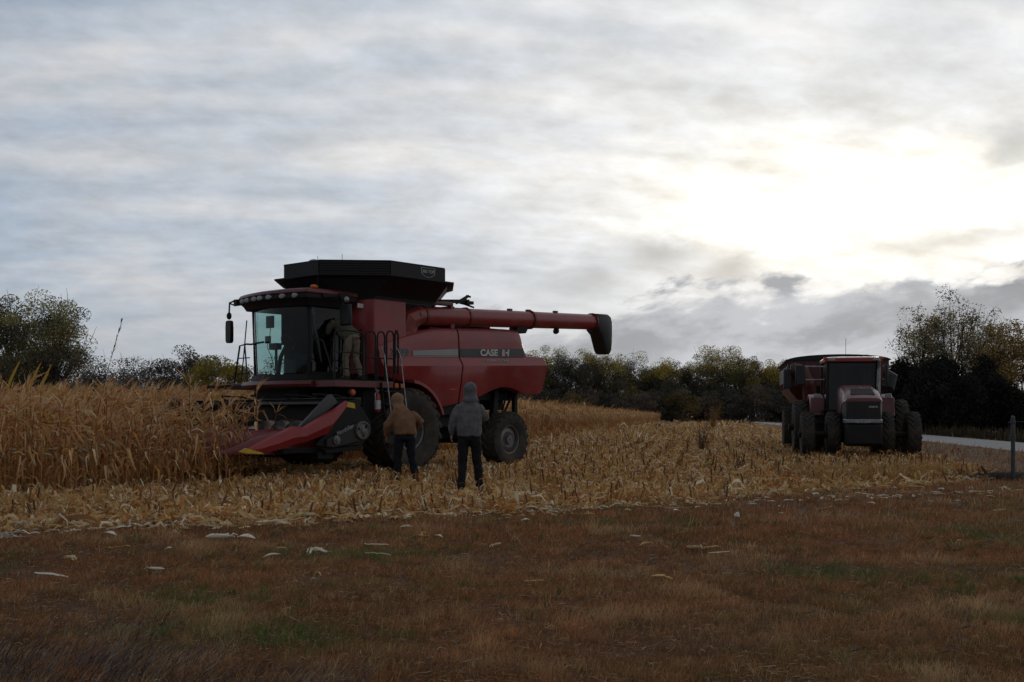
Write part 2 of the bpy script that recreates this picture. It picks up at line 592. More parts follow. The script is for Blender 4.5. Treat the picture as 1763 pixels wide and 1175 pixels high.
# front fender
for sg in (1, -1):
    mb = MB()
    rings = []
    for i in range(9):
        a = R(96 + i * 8.2)
        r1, r2 = 1.16, 1.21
        x, z = math.cos(a), math.sin(a)
        rings.append([(r1 * x, sg * 1.5, 1.0 + r1 * z), (r2 * x, sg * 1.5, 1.0 + r2 * z), (r2 * x, sg * 1.93, 1.0 + r2 * z), ((r2 - .03) * x, sg * 2.0, 1 + (r2 - .03) * z), ((r1 - .05) * x, sg * 2.0, 1.0 + (r1 - .05) * z)])
    mb.loft(rings)
    mb.build('fender', M_RED, CB, bevel=.006)

# grain tank
mb = MB()
foot = [(1.02, -1.05), (1.02, 1.05), (.70, 1.53), (-.29, 1.53), (-.45, .95), (-2.0, .95), (-2.0, -1.5), (.70, -1.5)]
mb.loft([[(x, y, 2.3) for x, y in foot], [(x, y, 4.06) for x, y in foot]])
mb.build('grain_tank', M_RED, CB, bevel=.03)
mb = MB()
mb.box(-1.95, -.31, 1.34, 1.50, 4.08, 4.17)
mb.box(-2.0, -1.85, .9, 1.5, 3.5, 4.08)
mb.build('tank_rail', M_REDD, CB, bevel=.02)
mb = MB()
mb.bar((-1.7, 1.25, 4.2), (-2.75, 1.25, 4.28), .09)
mb.bar((-2.3, 1.25, 4.2), (-2.75, 1.25, 4.42), .06)
mb.box(-2.85, -2.6, 1.15, 1.35, 4.2, 4.28)
mb.tube([(-2.62, 1.25, 4.28), (-2.7, 1.25, 4.42), (-2.82, 1.25, 4.40)], .03)
mb.tube([(-2.4, 1.25, 4.22), (-2.6, 1.25, 4.2), (-2.95, 1.25, 4.14)], .025)
mb.build('hydraulic_cylinder', M_BLACK, CB)
mb = MB()
mb.box(.73, 1.03, 1.29, 1.30, 3.84, 3.94)
mb.build('white_sticker', M_WHITE, CB)

# hopper extension: flared skirt and an eight-sided band
def octo(a, b, k, z, x0=-.3):
    return [(x, y + .26 if y < 0 else y, z) for x, y, z in octo_(a, b, k, z, x0)]
def octo_(a, b, k, z, x0):
    return [(x0 + a, -b + k, z), (x0 + a, b - k, z), (x0 + a - k, b, z), (x0 - a + k, b, z), (x0 - a, b - k, z), (x0 - a, -b + k, z), (x0 - a + k, -b, z), (x0 + a - k, -b, z)]
mb = MB()
mb.loft([octo(1.62, 1.50, .65, 4.04), octo(1.64, 1.52, .65, 4.12), octo(2.10, 2.0, 1.12, 4.56), octo(2.19, 2.09, 1.14, 4.575), octo(2.19, 2.09, 1.14, 4.545), octo(2.07, 1.97, 1.12, 4.50), octo(1.56, 1.44, .63, 4.06)], caps=False)
mb.build('hopper_skirt', M_FABRIC, CB, sharp=20)
mb = MB()
lay = []
z = 4.555
for i in range(6):
    zz_ = 4.555 + i * .057
    for dzz, d in ((0, 0), (.004, .016), (.044, .016), (.053, 0)):
        lay.append(octo(2.01 + d, 1.91 + d, 1.13, zz_ + dzz))
lay.append(octo(2.03, 1.93, 1.13, 4.90))
lay.append(octo(2.03, 1.93, 1.13, 4.92))
lay.append(octo(1.97, 1.87, 1.12, 4.92))
lay.append(octo(1.96, 1.86, 1.12, 4.56))
mb.loft(lay, caps=False)
hb = mb.build('hopper_band', M_FABRIC, CB, sharp=20)
mb = MB()
mb.box(-1.2, .58, 1.93, 1.942, 4.59, 4.89)
pl = mb.build('side_plate', M_GREY if False else M_FABRIC, hb)
mb = MB()
mb.box(1.73, 1.742, -.50, .76, 4.59, 4.89)
mb.build('front_plate', M_FABRIC, hb)
for n_, d_, w_ in (('badge_edge', 1.9435, 1.0), ('badge_field', 1.946, .90)):
    mb = MB()
    sh = [(-.235, .115), (.235, .115), (.22, -.04), (.11, -.10), (0, -.115), (-.11, -.10), (-.22, -.04)]
    cxs, czs = -.62, 4.75
    mb.prism([(cxs - x * w_, czs + z_ * w_) for x, z_ in sh], 'y', d_ - .0015, d_)
    mb.build(n_, M_DECAL if n_ == 'badge_edge' else M_FABRIC, pl, sharp=0)
lettering('hopper_lettering', 'BIG TOP', .105, M_DECAL, pl, (-.62, 1.948, 4.77), (-1, 0, 0), UPV, .002, 0, .003, .95)
# dark slope inside the hopper so that it is closed from above
mb = MB()
mb.loft([octo(1.5, 1.4, .6, 3.9), octo(1.55, 1.44, .62, 4.02)])
mb.build('hopper_floor', M_BLACK, CB)
mb = MB()
mb.lathe([(.02, 0), (.10, .01), (.13, .06), (.12, .10), (.05, .13), (.005, .135)], (1.25, 0, 4.92), 'z', 16)
mb.tube([(1.25, 0, 4.8), (1.25, 0, 4.94)], .06)
mb.build('receiver_dome', M_LENS, CB)

# unloading auger, folded back along the machine
A0, A1 = Vector((-.75, 1.34, 3.77)), Vector((-7.86, 1.45, 4.065))
def aug(x):
    u = (x - A0.x) / (A1.x - A0.x)
    return A0.lerp(A1, u)
mb = MB()
mb.tube([aug(-.75), aug(-2.5)], [.245, .245], 10)
mb.tube([aug(-2.5), aug(-7.86)], [.235, .225], 10)
ag = mb.build('unloading_auger', M_RED, CB, sharp=40)
for x in (-1.0, -2.5, -5.0, -7.75):
    mb = MB()
    mb.tube([aug(x + .03), aug(x - .03)], .262, 14)
    mb.build('collar', M_REDD, ag)
mb = MB()
mb.tube([(-.55, 1.2, 3.05), (-.55, 1.22, 3.45), (-.60, 1.27, 3.68), (-.85, 1.32, 3.78), (-1.0, 1.34, 3.78)], [.30, .30, .31, .27, .25], 8)
mb.box(-.85, -.3, .9, 1.5, 3.1, 3.35)
mb.build('auger_elbow', M_RED, CB, bevel=.02, sharp=20)
mb = MB()
prof = [(-7.70, 4.30), (-8.28, 4.32), (-8.43, 4.26), (-8.50, 4.12), (-8.51, 3.95), (-8.50, 3.5), (-8.46, 3.24), (-8.38, 3.14), (-8.22, 3.14), (-8.14, 3.22), (-7.92, 3.70), (-7.72, 3.83)]
cxp, czp = -8.22, 3.8
mb.loft([[(cxp + (x - cxp) * k, y, czp + (z - czp) * (k * .5 + .5)) for x, z in prof] for y, k in ((1.22, .74), (1.24, .88), (1.30, .98), (1.45, 1.0), (1.60, .98), (1.66, .88), (1.68, .74))])
mb.build('auger_spout', M_PLAST, CB, sharp=50)
mb = MB()
mb.prism([(-4.35, 3.56), (-4.75, 3.56), (-4.85, 3.7), (-5.05, 3.72), (-5.05, 3.78), (-4.5, 3.80), (-4.4, 3.70)], 'y', 1.2, 1.5)
mb.build('auger_cradle', M_BLACK, CB, bevel=.01)
mb = MB()
mb.bar((-6.2, 1.45, 3.86), (-6.2, 1.45, 3.72), .03)
mb.lathe([(.01, -.05), (.06, -.05), (.085, .02), (.085, .05), (.01, .055)], (-6.12, 1.45, 3.70), 'x', 14)
mb.build('auger_lamp', M_BLACK, CB)
for x in (-4.2, -4.95, -6.1):
    mb = MB()
    p = aug(x)
    mb.box(x - .06, x + .06, p.y - .05, p.y + .05, p.z + .21, p.z + .275)
    mb.build('auger_bracket', M_REDD, CB)

# ---- cab
def arc_front(x_side, x_mid, y, z, n=9):
    return [(x_side + (x_mid - x_side) * (1 - (2 * k / (n - 1) - 1) ** 2), -y + 2 * y * k / (n - 1), z) for k in range(n)]
def cabring(xf, xm, xb, y, z):
    return arc_front(xf, xm, y, z) + [(xb, y, z), (xb, -y, z)]
mb = MB()
mb.loft([cabring(2.47, 2.73, 1.0, 1.28, 4.075), cabring(2.48, 2.74, 1.0, 1.285, 4.10), cabring(2.44, 2.70, 1.0, 1.26, 4.16), cabring(2.30, 2.52, 1.05, 1.16, 4.205), cabring(1.9, 2.05, 1.2, .9, 4.225)])
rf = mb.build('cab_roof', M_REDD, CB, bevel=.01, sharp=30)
mb = MB()
mb.loft([cabring(2.34, 2.56, 1.05, 1.16, 3.80), cabring(2.40, 2.62, 1.05, 1.21, 3.91), cabring(2.46, 2.72, 1.02, 1.265, 3.97), cabring(2.46, 2.72, 1.02, 1.265, 4.072)])
mb.build('roof_lining', M_BLACK, CB, bevel=.01)
for y in (-1.0, -.72, -.36, -.12, .2, .62, .95):
    xs = 2.46 + .26 * (1 - (y / 1.27) ** 2)
    lb = MB()
    lb.lathe([(.01, -.03), (.085, -.03), (.095, 0), (.085, .018), (.01, .028)], (0, 0, 0), 'x', 16)
    for i, p in enumerate(lb.v):
        lb.v[i] = (p[0] + xs - .005, p[1] * 1.1 + y, p[2] * .62 + 4.02)
    lb.build('work_light', M_LENS, rf)
mb = MB()
mb.ell((2.15, 1.12, 4.235), .10, .07, .05)
mb.build('beacon', M_AMB, rf)
mb = MB()
mb.box(1.25, 2.05, 1.255, 1.31, 3.99, 4.09)
mb.box(1.3, 1.6, 1.26, 1.36, 4.0, 4.12)
mb.build('roof_grille', M_BLACK, rf, bevel=.01)
mb = MB()
for ax_, ay_, at_ in ((1.95, 1.0, 4.95), (1.15, .9, 5.1)):
    mb = MB()
    mb.tube([(ax_, ay_, 4.2), (ax_, ay_, 4.3)], .015, 6)
    mb.tube([(ax_, ay_, 4.25), (ax_, ay_, at_)], .006, 5)
    mb.build('antenna', M_BLACK, CB)
# glass: curved windscreen, left door window, right window, rear window
def gl_ring(z, s):
    return arc_front(2.16 + .02 * s, 2.46 + .03 * s, 1.06 + .08 * s, z, 11)
mb = MB()
mb.loft([gl_ring(2.30, 0), gl_ring(2.8, .5), gl_ring(3.3, 1), gl_ring(3.80, 1)], closed=False)
mb.build('windscreen', M_GLASS, CB, sharp=60)
for sg in (1, -1):
    mb = MB()
    mb.add([(1.02, sg * 1.0, 2.35), (2.16, sg * 1.0, 2.35), (2.18, sg * 1.02, 3.80), (1.02, sg * 1.02, 3.80)], [(0, 1, 2, 3)])
    mb.build('side_window', M_GLASSD if sg > 0 else M_GLASS, CB, sharp=0)
for sg in (1, -1):
    mb = MB()
    mb.tube([(2.19, sg * .99, 2.28), (2.20, sg * 1.01, 2.9), (2.22, sg * 1.03, 3.85)], [.05, .045, .05], 8)
    mb.bar((1.02, sg * .98, 2.28), (1.02, sg * 1.0, 3.84), .10)
    mb.bar((1.02, sg * .99, 2.30), (2.19, sg * .99, 2.30), .07)
    mb.build('cab_pillar', M_BLACK, CB, bevel=.005)
# grey tapering strip down the left pillar
mb = MB()
mb.tube([(2.17, 1.09, 3.76), (2.12, 1.10, 3.3), (2.02, 1.10, 2.95), (1.93, 1.10, 2.55)], [.05, .05, .035, .02], 6)
mb.build('pillar_strip', M_GREY, CB)
mb = MB()
mb.box(.98, 1.06, -.96, .96, 2.28, 3.86)
mb.build('cab_back', M_BLACK, CB)
mb = MB()
mb.box(1.06, 1.34, -1.035, -1.005, 2.30, 3.84)  # added black panel, trims the bright sky seen through the far window
mb.build('window_blocker', M_BLACK, CB)
mb = MB()
mb.box(1.34, 1.46, -.985, -.975, 3.05, 3.80)
mb.build('sun_blind', M_GREY, CB)
mb = MB()
mb.loft([cabring(2.30, 2.60, .95, 1.02, 2.14), cabring(2.28, 2.56, .95, 1.02, 2.28)])
mb.build('cab_floor', M_BLACK, CB, bevel=.01)
mb = MB()
mb.loft([cabring(2.36, 2.66, 1.6, 1.30, 1.98), cabring(2.40, 2.70, 1.6, 1.30, 2.05), cabring(2.36, 2.64, 1.6, 1.28, 2.135)])
mb.build('cab_bumper', M_REDD, CB, bevel=.01)
# inside the cab
mb = MB()
mb.box(1.15, 1.65, -.28, .28, 2.62, 2.78)
mb.box(1.08, 1.24, -.26, .26, 2.78, 3.42)
mb.box(1.10, 1.20, -.15, .15, 3.42, 3.62)
mb.box(1.2, 1.6, -.2, .2, 2.28, 2.62)
mb.box(1.3, 1.75, -.50, -.34, 2.6, 2.9)
mb.build('driver_seat', M_SEAT, CB, bevel=.03)
mb = MB()
mb.tube([(2.28, -.05, 2.28), (2.18, -.05, 2.7), (2.02, -.05, 3.02)], [.06, .05, .03], 8)
ring = []
for k in range(17):
    a = 2 * PI * k / 16
    ring.append((1.98 + .10 * math.sin(a), -.05 + .20 * math.cos(a), 3.05 + .16 * math.sin(a)))
mb.tube(ring, .018, 6)
mb.build('steering_wheel', M_PLAST, CB)
mb = MB()
mb.box(2.22, 2.27, -.50, -.24, 3.38, 3.66)
mb.tube([(2.24, -.36, 3.38), (2.2, -.44, 3.2), (2.22, -.52, 2.95), (2.1, -.5, 2.7)], .01, 5)
mb.box(2.0, 2.06, -.82, -.66, 3.05, 3.22)
mb.box(1.85, 2.0, -.75, -.45, 2.9, 3.05)
mb.bar((1.9, -.6, 2.4), (1.9, -.6, 2.95), .05)
mb.build('cab_monitor', M_PLAST, CB, bevel=.008)
mb = MB()
mb.box(2.0, 2.3, .2, .62, 2.29, 2.62)
mb.build('paper_bag', M_GREY, CB, bevel=.03)
# mirrors
mb = MB()
mb.tube([(2.4, -1.25, 4.05), (2.42, -1.5, 4.08), (2.42, -1.72, 4.04), (2.42, -1.74, 3.80), (2.42, -1.74, 3.7)], .022, 6)
mb.tube([(2.4, -1.25, 3.97), (2.42, -1.5, 3.96), (2.42, -1.72, 4.03)], .018, 6)
mb.box(2.36, 2.46, -1.5, -1.38, 3.96, 4.10)
mb.ell((2.42, -1.74, 3.73), .05, .08, .09)
mr = mb.build('mirror_arm', M_BLACK, CB)
mb = MB()
mb.loft([[(2.36 + (x_ > 0) * .10, -1.74 + y_ * wz, z_) for x_, y_ in ((-1, -.11), (1, -.11), (1, .11), (-1, .11))] for z_, wz in ((3.08, .6), (3.14, .95), (3.45, 1), (3.58, .9), (3.62, .6))])
mb.build('mirror', M_PLAST, mr, bevel=.015)
mb = MB()
mb.tube([(1.9, 1.3, 4.0), (1.8, 1.66, 4.02), (1.78, 1.68, 3.8)], .022, 6)
ml = mb.build('mirror_arm', M_BLACK, CB)
mb = MB()
mb.box(1.66, 1.75, 1.50, 1.86, 3.36, 3.84)
mb.build('mirror', M_PLAST, ml, bevel=.04)
mb = MB()
mb.ell((1.72, 1.72, 3.94), .06, .07, .07)
mb.build('mirror_lamp', M_LENS, ml)

# ---- platform, rails, ladder
mb = MB()
mb.box(.55, 2.30, 1.31, 2.0, 1.97, 2.12)
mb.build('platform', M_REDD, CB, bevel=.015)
mb = MB()
mb.box(.56, 2.29, 1.03, 1.98, 2.124, 2.145)
mb.build('platform_deck', M_BLACK, CB)
def rail(path, r=.02):
    return [Vector(p) for p in path], r
mb = MB()
def loop(x0, x1, y, z0, z1, r=.02):
    k = .1
    mb.tube([(x0, y, z0), (x0, y, z1 - k), (x0 - k * .3 * (1 if x0 > x1 else -1), y, z1 - k * .3), (x0 + (x1 - x0) * .3, y, z1), (x0 + (x1 - x0) * .7, y, z1), (x1 + k * .3 * (1 if x0 > x1 else -1), y, z1 - k * .3), (x1, y, z1 - k), (x1, y, z0)], r, 6)
loop(2.27, 1.45, 1.97, 2.1, 3.22)
loop(1.36, 1.08, 1.97, 2.1, 3.24)
loop(1.02, .80, 1.97, 2.1, 3.25)
loop(.74, .52, 1.97, 2.1, 3.28)
loop(.50, .40, 1.99, 2.3, 3.30, .024)
for z in (2.48, 2.84):
    mb.tube([(2.27, 1.97, z - .1), (1.45, 1.97, z - .1)], .014, 5)
mb.tube([(1.36, 1.97, 2.65), (.52, 1.97, 2.65)], .016, 5)
mb.tube([(2.25, 1.97, 2.12), (2.25, 1.55, 3.0), (2.25, 1.2, 3.1)], .02, 6)
mb.bar((2.0, 1.97, 2.2), (2.0, 1.97, 3.1), .012)
mb.bar((1.75, 1.97, 2.2), (1.75, 1.97, 3.1), .012)
mb.build('handrail', M_BLACK, CB)
mb = MB()
for x in (.92, .42):
    mb.tube([(x, 1.98, 2.9), (x - .03, 2.06, 2.72), (x - .05, 2.16, 2.0), (x - .06, 2.26, 1.35)], .016, 6)
mb.build('ladder_rail', M_STEEL, CB)
mb = MB()
for x in (.95, .38):
    mb.bar((x, 2.02, 2.1), (x, 2.24, .62), .05, .02)
for i in range(5):
    z = .68 + i * .30
    y = 2.235 - (z - .62) * .149
    mb.box(.40, .93, y - .09, y + .06, z, z + .03)
mb.build('ladder', M_BLACK, CB)
mb = MB()
mb.box(.42, .52, 2.0, 2.02, 1.99, 2.09)
mb.box(.2, .44, 1.98, 2.0, 1.99, 2.08)
mb.build('side_marker', M_AMB, CB)
# grab rail in front of the windscreen on the far side and the marker arm
mb = MB()
mb.tube([(2.2, -1.85, 2.1), (2.2, -1.62, 3.02), (2.2, -1.35, 3.05), (2.25, -1.1, 3.03), (2.45, -.6, 3.03), (2.55, -.2, 3.03)], .022, 6)
mb.tube([(2.2, -1.30, 2.1), (2.2, -1.42, 3.02)], .018, 6)
mb.tube([(2.2, -1.8, 2.35), (2.22, -1.2, 2.35)], .014, 6)
mb.tube([(2.2, -1.7, 2.72), (2.22, -1.2, 2.72)], .014, 6)
mb.tube([(2.2, -1.55, 2.2), (2.3, -1.2, 3.6)], .014, 6)
mb.build('far_handrail', M_BLACK, CB)
mb = MB()
mb.box(.7, 2.3, -1.95, -1.31, 1.97, 2.12)
mb.build('far_platform', M_REDD, CB, bevel=.01)
mb = MB()
mb.bar((2.3, -1.3, 2.03), (2.35, -2.7, 2.05), .07)
mb.box(2.28, 2.38, -2.02, -1.86, 1.97, 2.12)
ma = mb.build('marker_arm', M_BLACK, CB)
mb = MB()
mb.box(2.33, 2.40, -2.92, -2.71, 2.0, 2.09)
mb.build('marker_lens', M_AMB, ma)
# dark machinery under the platform
mb = MB()
mb.box(.5, 1.6, .5, 1.2, 1.2, 1.95)
mb.box(.75, 1.25, 1.2, 1.75, 1.15, 1.9)
mb.box(.6, 2.1, -1.2, .5, 1.3, 1.95)
mb.tube([(1.4, 1.3, 1.9), (1.6, 1.5, 1.2), (2.2, 1.4, 1.1)], .03)
mb.tube([(1.4, 1.1, 1.9), (1.8, 1.2, 1.3), (2.4, 1.0, 1.4)], .025)
mb.build('under_cab_frame', M_BLACK, CB, bevel=.02)
mb = MB()
mb.loft([[(.6, y, z) for y, z in ((-.75, .75), (.75, .75), (.75, 1.7), (-.75, 1.7))], [(2.5, y, z) for y, z in ((-.75, .68), (.75, .68), (.75, 1.45), (-.75, 1.45))]])
mb.build('feeder_house', M_BLACK, CB, bevel=.02)

# ---- corn header
hd = MB()
hd.box(2.45, 2.53, -3.0, 3.0, .66, 1.56)          # back sheet
hd.box(2.40, 2.58, -3.0, 3.0, 1.56, 1.70)          # top beam
hd.prism([(2.5, .62), (3.35, .55), (3.4, .66), (2.5, .72)], 'y', -3.0, 3.0)
hd.box(2.3, 2.45, -2.9, 2.9, .6, .75)
HD = hd.build('corn_header', M_BLACK, CB, bevel=.015)
mb = MB()
mb.box(2.585, 2.80, -.2, 2.2, 1.585, 1.64)
mb.box(2.35, 2.62, -2.9, 2.95, 1.702, 1.72)
mb.build('top_shield', M_GREY, HD, bevel=.01)
mb = MB()
mb.tube([(2.95, -2.95, .98), (2.95, 2.95, .98)], .12, 12)
for sgn, y0, y1 in ((1, .4, 2.9), (-1, -2.9, -.4)):
    pts = []
    N = 60
    inn, outr = [], []
    for i in range(N + 1):
        a = sgn * i / N * 5 * 2 * PI
        y = y0 + (y1 - y0) * i / N
        inn.append((2.95 + .12 * math.cos(a), y, .98 + .12 * math.sin(a)))
        outr.append((2.95 + .27 * math.cos(a), y, .98 + .27 * math.sin(a)))
    mb.loft([inn, outr], closed=False)
mb.build('cross_auger', M_STEEL, HD, sharp=50)
mb = MB()
for k in range(8):
    y = 3.05 - .76 * (k + .5) - .0
    mb.box(3.3, 4.3, y - .17, y - .05, .58, .68)
    mb.box(3.3, 4.3, y + .05, y + .17, .58, .68)
    mb.box(3.1, 3.5, y - .25, y + .25, .45, .60)
mb.build('row_unit', M_BLACK, HD, bevel=.01)
def snout(y, top=1.04):
    mb = MB()
    rings = []
    for x, hw, zb, zt in ((5.36, .015, .60, .635), (5.2, .05, .585, .70), (4.9, .11, .57, .80), (4.5, .18, .56, .93), (4.1, .235, .56, 1.03), (3.7, .24, .58, 1.06), (3.3, .20, .6, 1.05), (3.15, .12, .62, .98)):
        rings.append([(x, y + hw * math.cos(a), zb + (zt - zb) * math.sin(a)) for a in (PI * k / 10 for k in range(11))])
    mb.loft(rings)
    return mb
for k in range(1, 8):
    sn = snout(3.05 - .76 * k).build('divider_snout', M_REDT, HD, sharp=50)
    tb = MB()
    tb.loft([[(x, 3.05 - .76 * k + hw * math.cos(a), zb + h_ * math.sin(a)) for a in (PI * q / 8 for q in range(9))] for x, hw, zb, h_ in ((5.44, .006, .60, .02), (5.36, .03, .59, .06), (5.2, .06, .575, .135))])
    tb.build('snout_tip', M_REDT, sn)
def pr(poly, y0, y1, name, mat, par, bev=.01):
    mb = MB()
    mb.prism(poly, 'y', y0, y1)
    return mb.build(name, mat, par, bevel=bev)
for sg in (1, -1):
    # red outer divider: tall side sheet with a rounded top that bulges outwards
    up = [(5.40, .685), (5.05, .83), (4.65, .985), (4.30, 1.125), (4.1, 1.13), (3.98, 1.11), (3.80, 1.20), (3.55, 1.32), (3.20, 1.47), (2.97, 1.60), (2.86, 1.655)]
    lo = [(5.40, .655), (5.05, .615), (4.65, .66), (4.30, .745), (4.1, .785), (3.98, .80), (3.80, .85), (3.55, .92), (3.36, .97), (3.16, 1.22), (2.98, 1.45)]
    mb = MB()
    rings = []
    for (xa, zt), (xb, zb) in zip(up, lo):
        w_ = min(.14, .02 + (5.40 - xa) * .12)
        rings.append([(xb, sg * 3.06, zb), (xb * .5 + xa * .5, sg * (3.06 + w_ * .55), zb * .6 + zt * .4), (xa, sg * (3.06 + w_ * .35), zt - .03), (xa, sg * (3.06 - w_ * .3), zt), (xa, sg * (3.06 - w_), zt - .06), (xb, sg * (3.06 - w_), zb)])
    mb.loft(rings)
    dv = mb.build('end_divider', M_REDC, HD, sharp=28)
    mb = MB()
    mb.loft([[(5.52, sg * 3.06 + a, .655 + b) for a, b in ((-.004, -.004), (.004, -.004), (.004, .004), (-.004, .004))], [(5.36, sg * 3.06 + a, .67 + b) for a, b in ((-.035, -.05), (.035, -.05), (.03, .05), (-.03, .05))],
             [(5.0, sg * 3.06 + a, .64 + b) for a, b in ((-.05, -.04), (.06, -.04), (.06, -.02), (-.05, -.02))]])
    mb.build('divider_tip', M_YEL, dv)
    es = pr([(2.84, 1.64), (2.62, 1.66), (2.40, 1.50), (2.16, 1.18), (2.14, .98), (2.42, .72), (3.35, .68), (3.62, .74), (3.40, .95), (3.17, 1.20), (2.99, 1.44)], sg * 2.98, sg * 3.03, 'end_shield', M_BLACK, HD)
    # chain case: bar between two sprockets
    pr([(2.36, .94), (2.5, .80), (3.2, .68), (3.42, .70), (3.40, .86), (2.62, 1.16), (2.42, 1.12)], sg * 3.032, sg * 3.09, 'chain_guard', M_PLAST, es, .02)
    pr([(2.80, 1.63), (2.62, 1.60), (2.60, 1.49), (2.86, 1.53)], sg * 3.031, sg * 3.036, 'yellow_sticker', M_YEL, es, 0)
    mb = MB()
    mb.lathe([(.19, sg * 3.03), (.19, sg * 3.13), (.175, sg * 3.14), (.16, sg * 3.11), (.12, sg * 3.105), (.07, sg * 3.115), (.055, sg * 3.15), (.004, sg * 3.155)], (2.46, 0, 1.03), 'y', 26)
    dr = mb.build('drive_pulley', M_RIM, es)
    for k in range(3):
        a = R(20 + 120 * k)
        hb2 = MB()
        hb2.lathe([(.035, sg * 3.106), (.035, sg * 3.112), (.002, sg * 3.113)], (2.46 + .115 * math.cos(a), 0, 1.03 + .115 * math.sin(a)), 'y', 10)
        hb2.build('pulley_hole', M_BLACK, dr)
    mb = MB()
    mb.lathe([(.09, sg * 3.09), (.09, sg * 3.115), (.05, sg * 3.12), (.04, sg * 3.14), (.003, sg * 3.142)], (3.16, 0, .84), 'y', 18)
    mb.build('idler_pulley', M_RIM, es)
    # black folding sheet behind the divider
    pr([(4.0, 1.10), (3.86, 1.02), (2.98, 1.62), (3.14, 1.78), (3.22, 1.77)], sg * 2.86, sg * 2.93, 'ear_saver', M_GREY, HD, .01)
    if sg > 0:
        lettering('header_lettering', 'NorthStar', .115, M_DECAL, es, (2.93, 3.096, 1.05), (-.92, 0, .35), (.35, 0, .92), .003, .25, .002, 1.0)
mb = MB()
mb.lathe([(.01, 0), (.06, 0), (.065, .05), (.05, .07), (.005, .075)], (2.55, 2.86, 1.83), 'y', 14)
ol = mb.build('warning_lamp', M_ORG, HD)
mb = MB()
mb.lathe([(.01, -.05), (.06, -.05), (.085, 0), (.085, .02), (.066, .02)], (2.55, 2.86, 1.83), 'y', 14)
mb.box(2.53, 2.57, 2.82, 2.86, 1.68, 1.8)
mb.build('lamp_housing', M_BLACK, ol)
for y in (-1.6, -.4, .8, 1.8):
    mb = MB()
    mb.tube([(2.6, y, 1.72), (2.9, y + .2, 1.80), (2.5, y + .5, 1.78), (2.4, y + .7, 1.72)], .02, 6)
    mb.build('hydraulic_hose', M_BLACK, HD)

# fire extinguisher hung by the ladder
def loc2w(x, y, z):
    c, s = math.cos(-PI + TH), math.sin(-PI + TH)
    return Vector((-3.87 + x * c - y * s, 27.1 + x * s + y * c, z))
FE = empty('fire_extinguisher', loc2w(1.02, 1.98, 1.42), -PI + TH)
tag(FE, 'small red fire extinguisher with white label hanging beside the combine ladder', 'fire extinguisher')
mb = MB()
mb.lathe([(.005, 0), (.06, .005), (.07, .03), (.07, .36), (.055, .41), (.03, .44), (.02, .45)], (0, 0, 0), 'z', 16)
fb = mb.build('cylinder_body', M_RED, FE)
mb = MB()
mb.lathe([(.072, .07), (.072, .27)], (0, 0, 0), 'z', 16, False)
mb.build('paper_label', M_WHITE, fb, sharp=0)
mb = MB()
mb.tube([(0, 0, .44), (0, 0, .50)], .022, 8)
mb.box(-.05, .08, -.012, .012, .49, .505)
mb.bar((-.02, 0, .5), (.09, 0, .55), .02, .012)
mb.tube([(.03, 0, .47), (.1, .02, .42), (.1, .03, .25), (.085, .03, .12)], .012, 6)
mb.build('valve_handle', M_STEEL, FE)


# ------------------------------------------------------------------ tractor in front of the grain cart
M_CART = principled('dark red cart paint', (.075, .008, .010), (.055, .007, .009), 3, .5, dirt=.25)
M_HOOD = principled('dusty red with painted sheen', (.13, .022, .026), (.10, .016, .02), 2, .38, coat=.25, dirt=.4)  # reflected sky mixed into the base colour as a duller, pinker red
TA = math.atan2(-.982, -.19)
TP = Vector((11.12, 35.35, 0))
TR = empty('tractor', TP, TA)
TR.scale = (.97, .97, .97)
tag(TR, 'dark red row-crop tractor with doubled wheels, seen head-on in the stubble', 'tractor')
for y in (.84, 1.66):
    for sg in (1, -1):
        wheel(TR, (0, sg * y, .76), .76, .43, .44, sg, 20, M_RIM if y > 1 else M_GREY, dish=.03)
for y in (1.0, 1.70):
    for sg in (1, -1):
        wheel(TR, (-3.05, sg * y, .98), .98, .50, .56, sg, 22, M_RIM if y > 1 else M_GREY, dish=.03)
mb = MB()
mb.tube([(0, -1.95, .76), (0, 1.95, .76)], .11, 10)
mb.tube([(-3.05, -2.1, .98), (-3.05, 2.1, .98)], .12, 10)
mb.box(-3.6, .7, -.35, .35, .55, 1.15)
mb.box(-.5, .5, -.55, .55, .5, .95)
mb.box(-3.6, -2.4, -.7, .7, .6, 1.5)
mb.build('chassis', M_BLACK, TR, bevel=.03)
# hood
def hring(x, hw, z0, z1, k=.16):
    return [(x, -hw, z0), (x, -hw, z1 - k * 1.5), (x, -hw * .93, z1 - k * .6), (x, -hw * .72, z1 - k * .08), (x, 0, z1), (x, hw * .72, z1 - k * .08), (x, hw * .93, z1 - k * .6), (x, hw, z1 - k * 1.5), (x, hw, z0)]
mb = MB()
mb.loft([hring(-1.75, .56, 1.25, 2.46), hring(-.6, .58, 1.2, 2.41), (hring(.4, .60, 1.72, 2.26)), hring(1.0, .60, 1.80, 2.06, .12), hring(1.22, .54, 1.83, 1.95, .05)])
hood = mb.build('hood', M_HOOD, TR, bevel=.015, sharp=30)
mb = MB()
mb.loft([[(x, y, z) for y, z in ((-hw, z0), (hw, z0), (hw, z1), (-hw, z1))] for x, hw, z0, z1 in ((.45, .33, 2.2, 2.275), (.98, .38, 2.02, 2.08))])
mb.build('hood_vent', M_BLACK, hood, bevel=.005)
mb = MB()
mb.loft([[(x, y, z) for y, z in ((-hw, 1.16), (hw, 1.16), (hw, 1.85), (-hw, 1.85))] for x, hw in ((-.6, .56), (1.0, .59), (1.2, .52))])
gr = mb.build('front_grille', M_PLAST, TR, bevel=.03)
mb = MB()
for i in range(7):
    z = 1.30 + i * .075
    mb.box(1.203, 1.214, -.5, .5, z, z + .012)
mb.build('grille_bar', M_BLACK, gr)
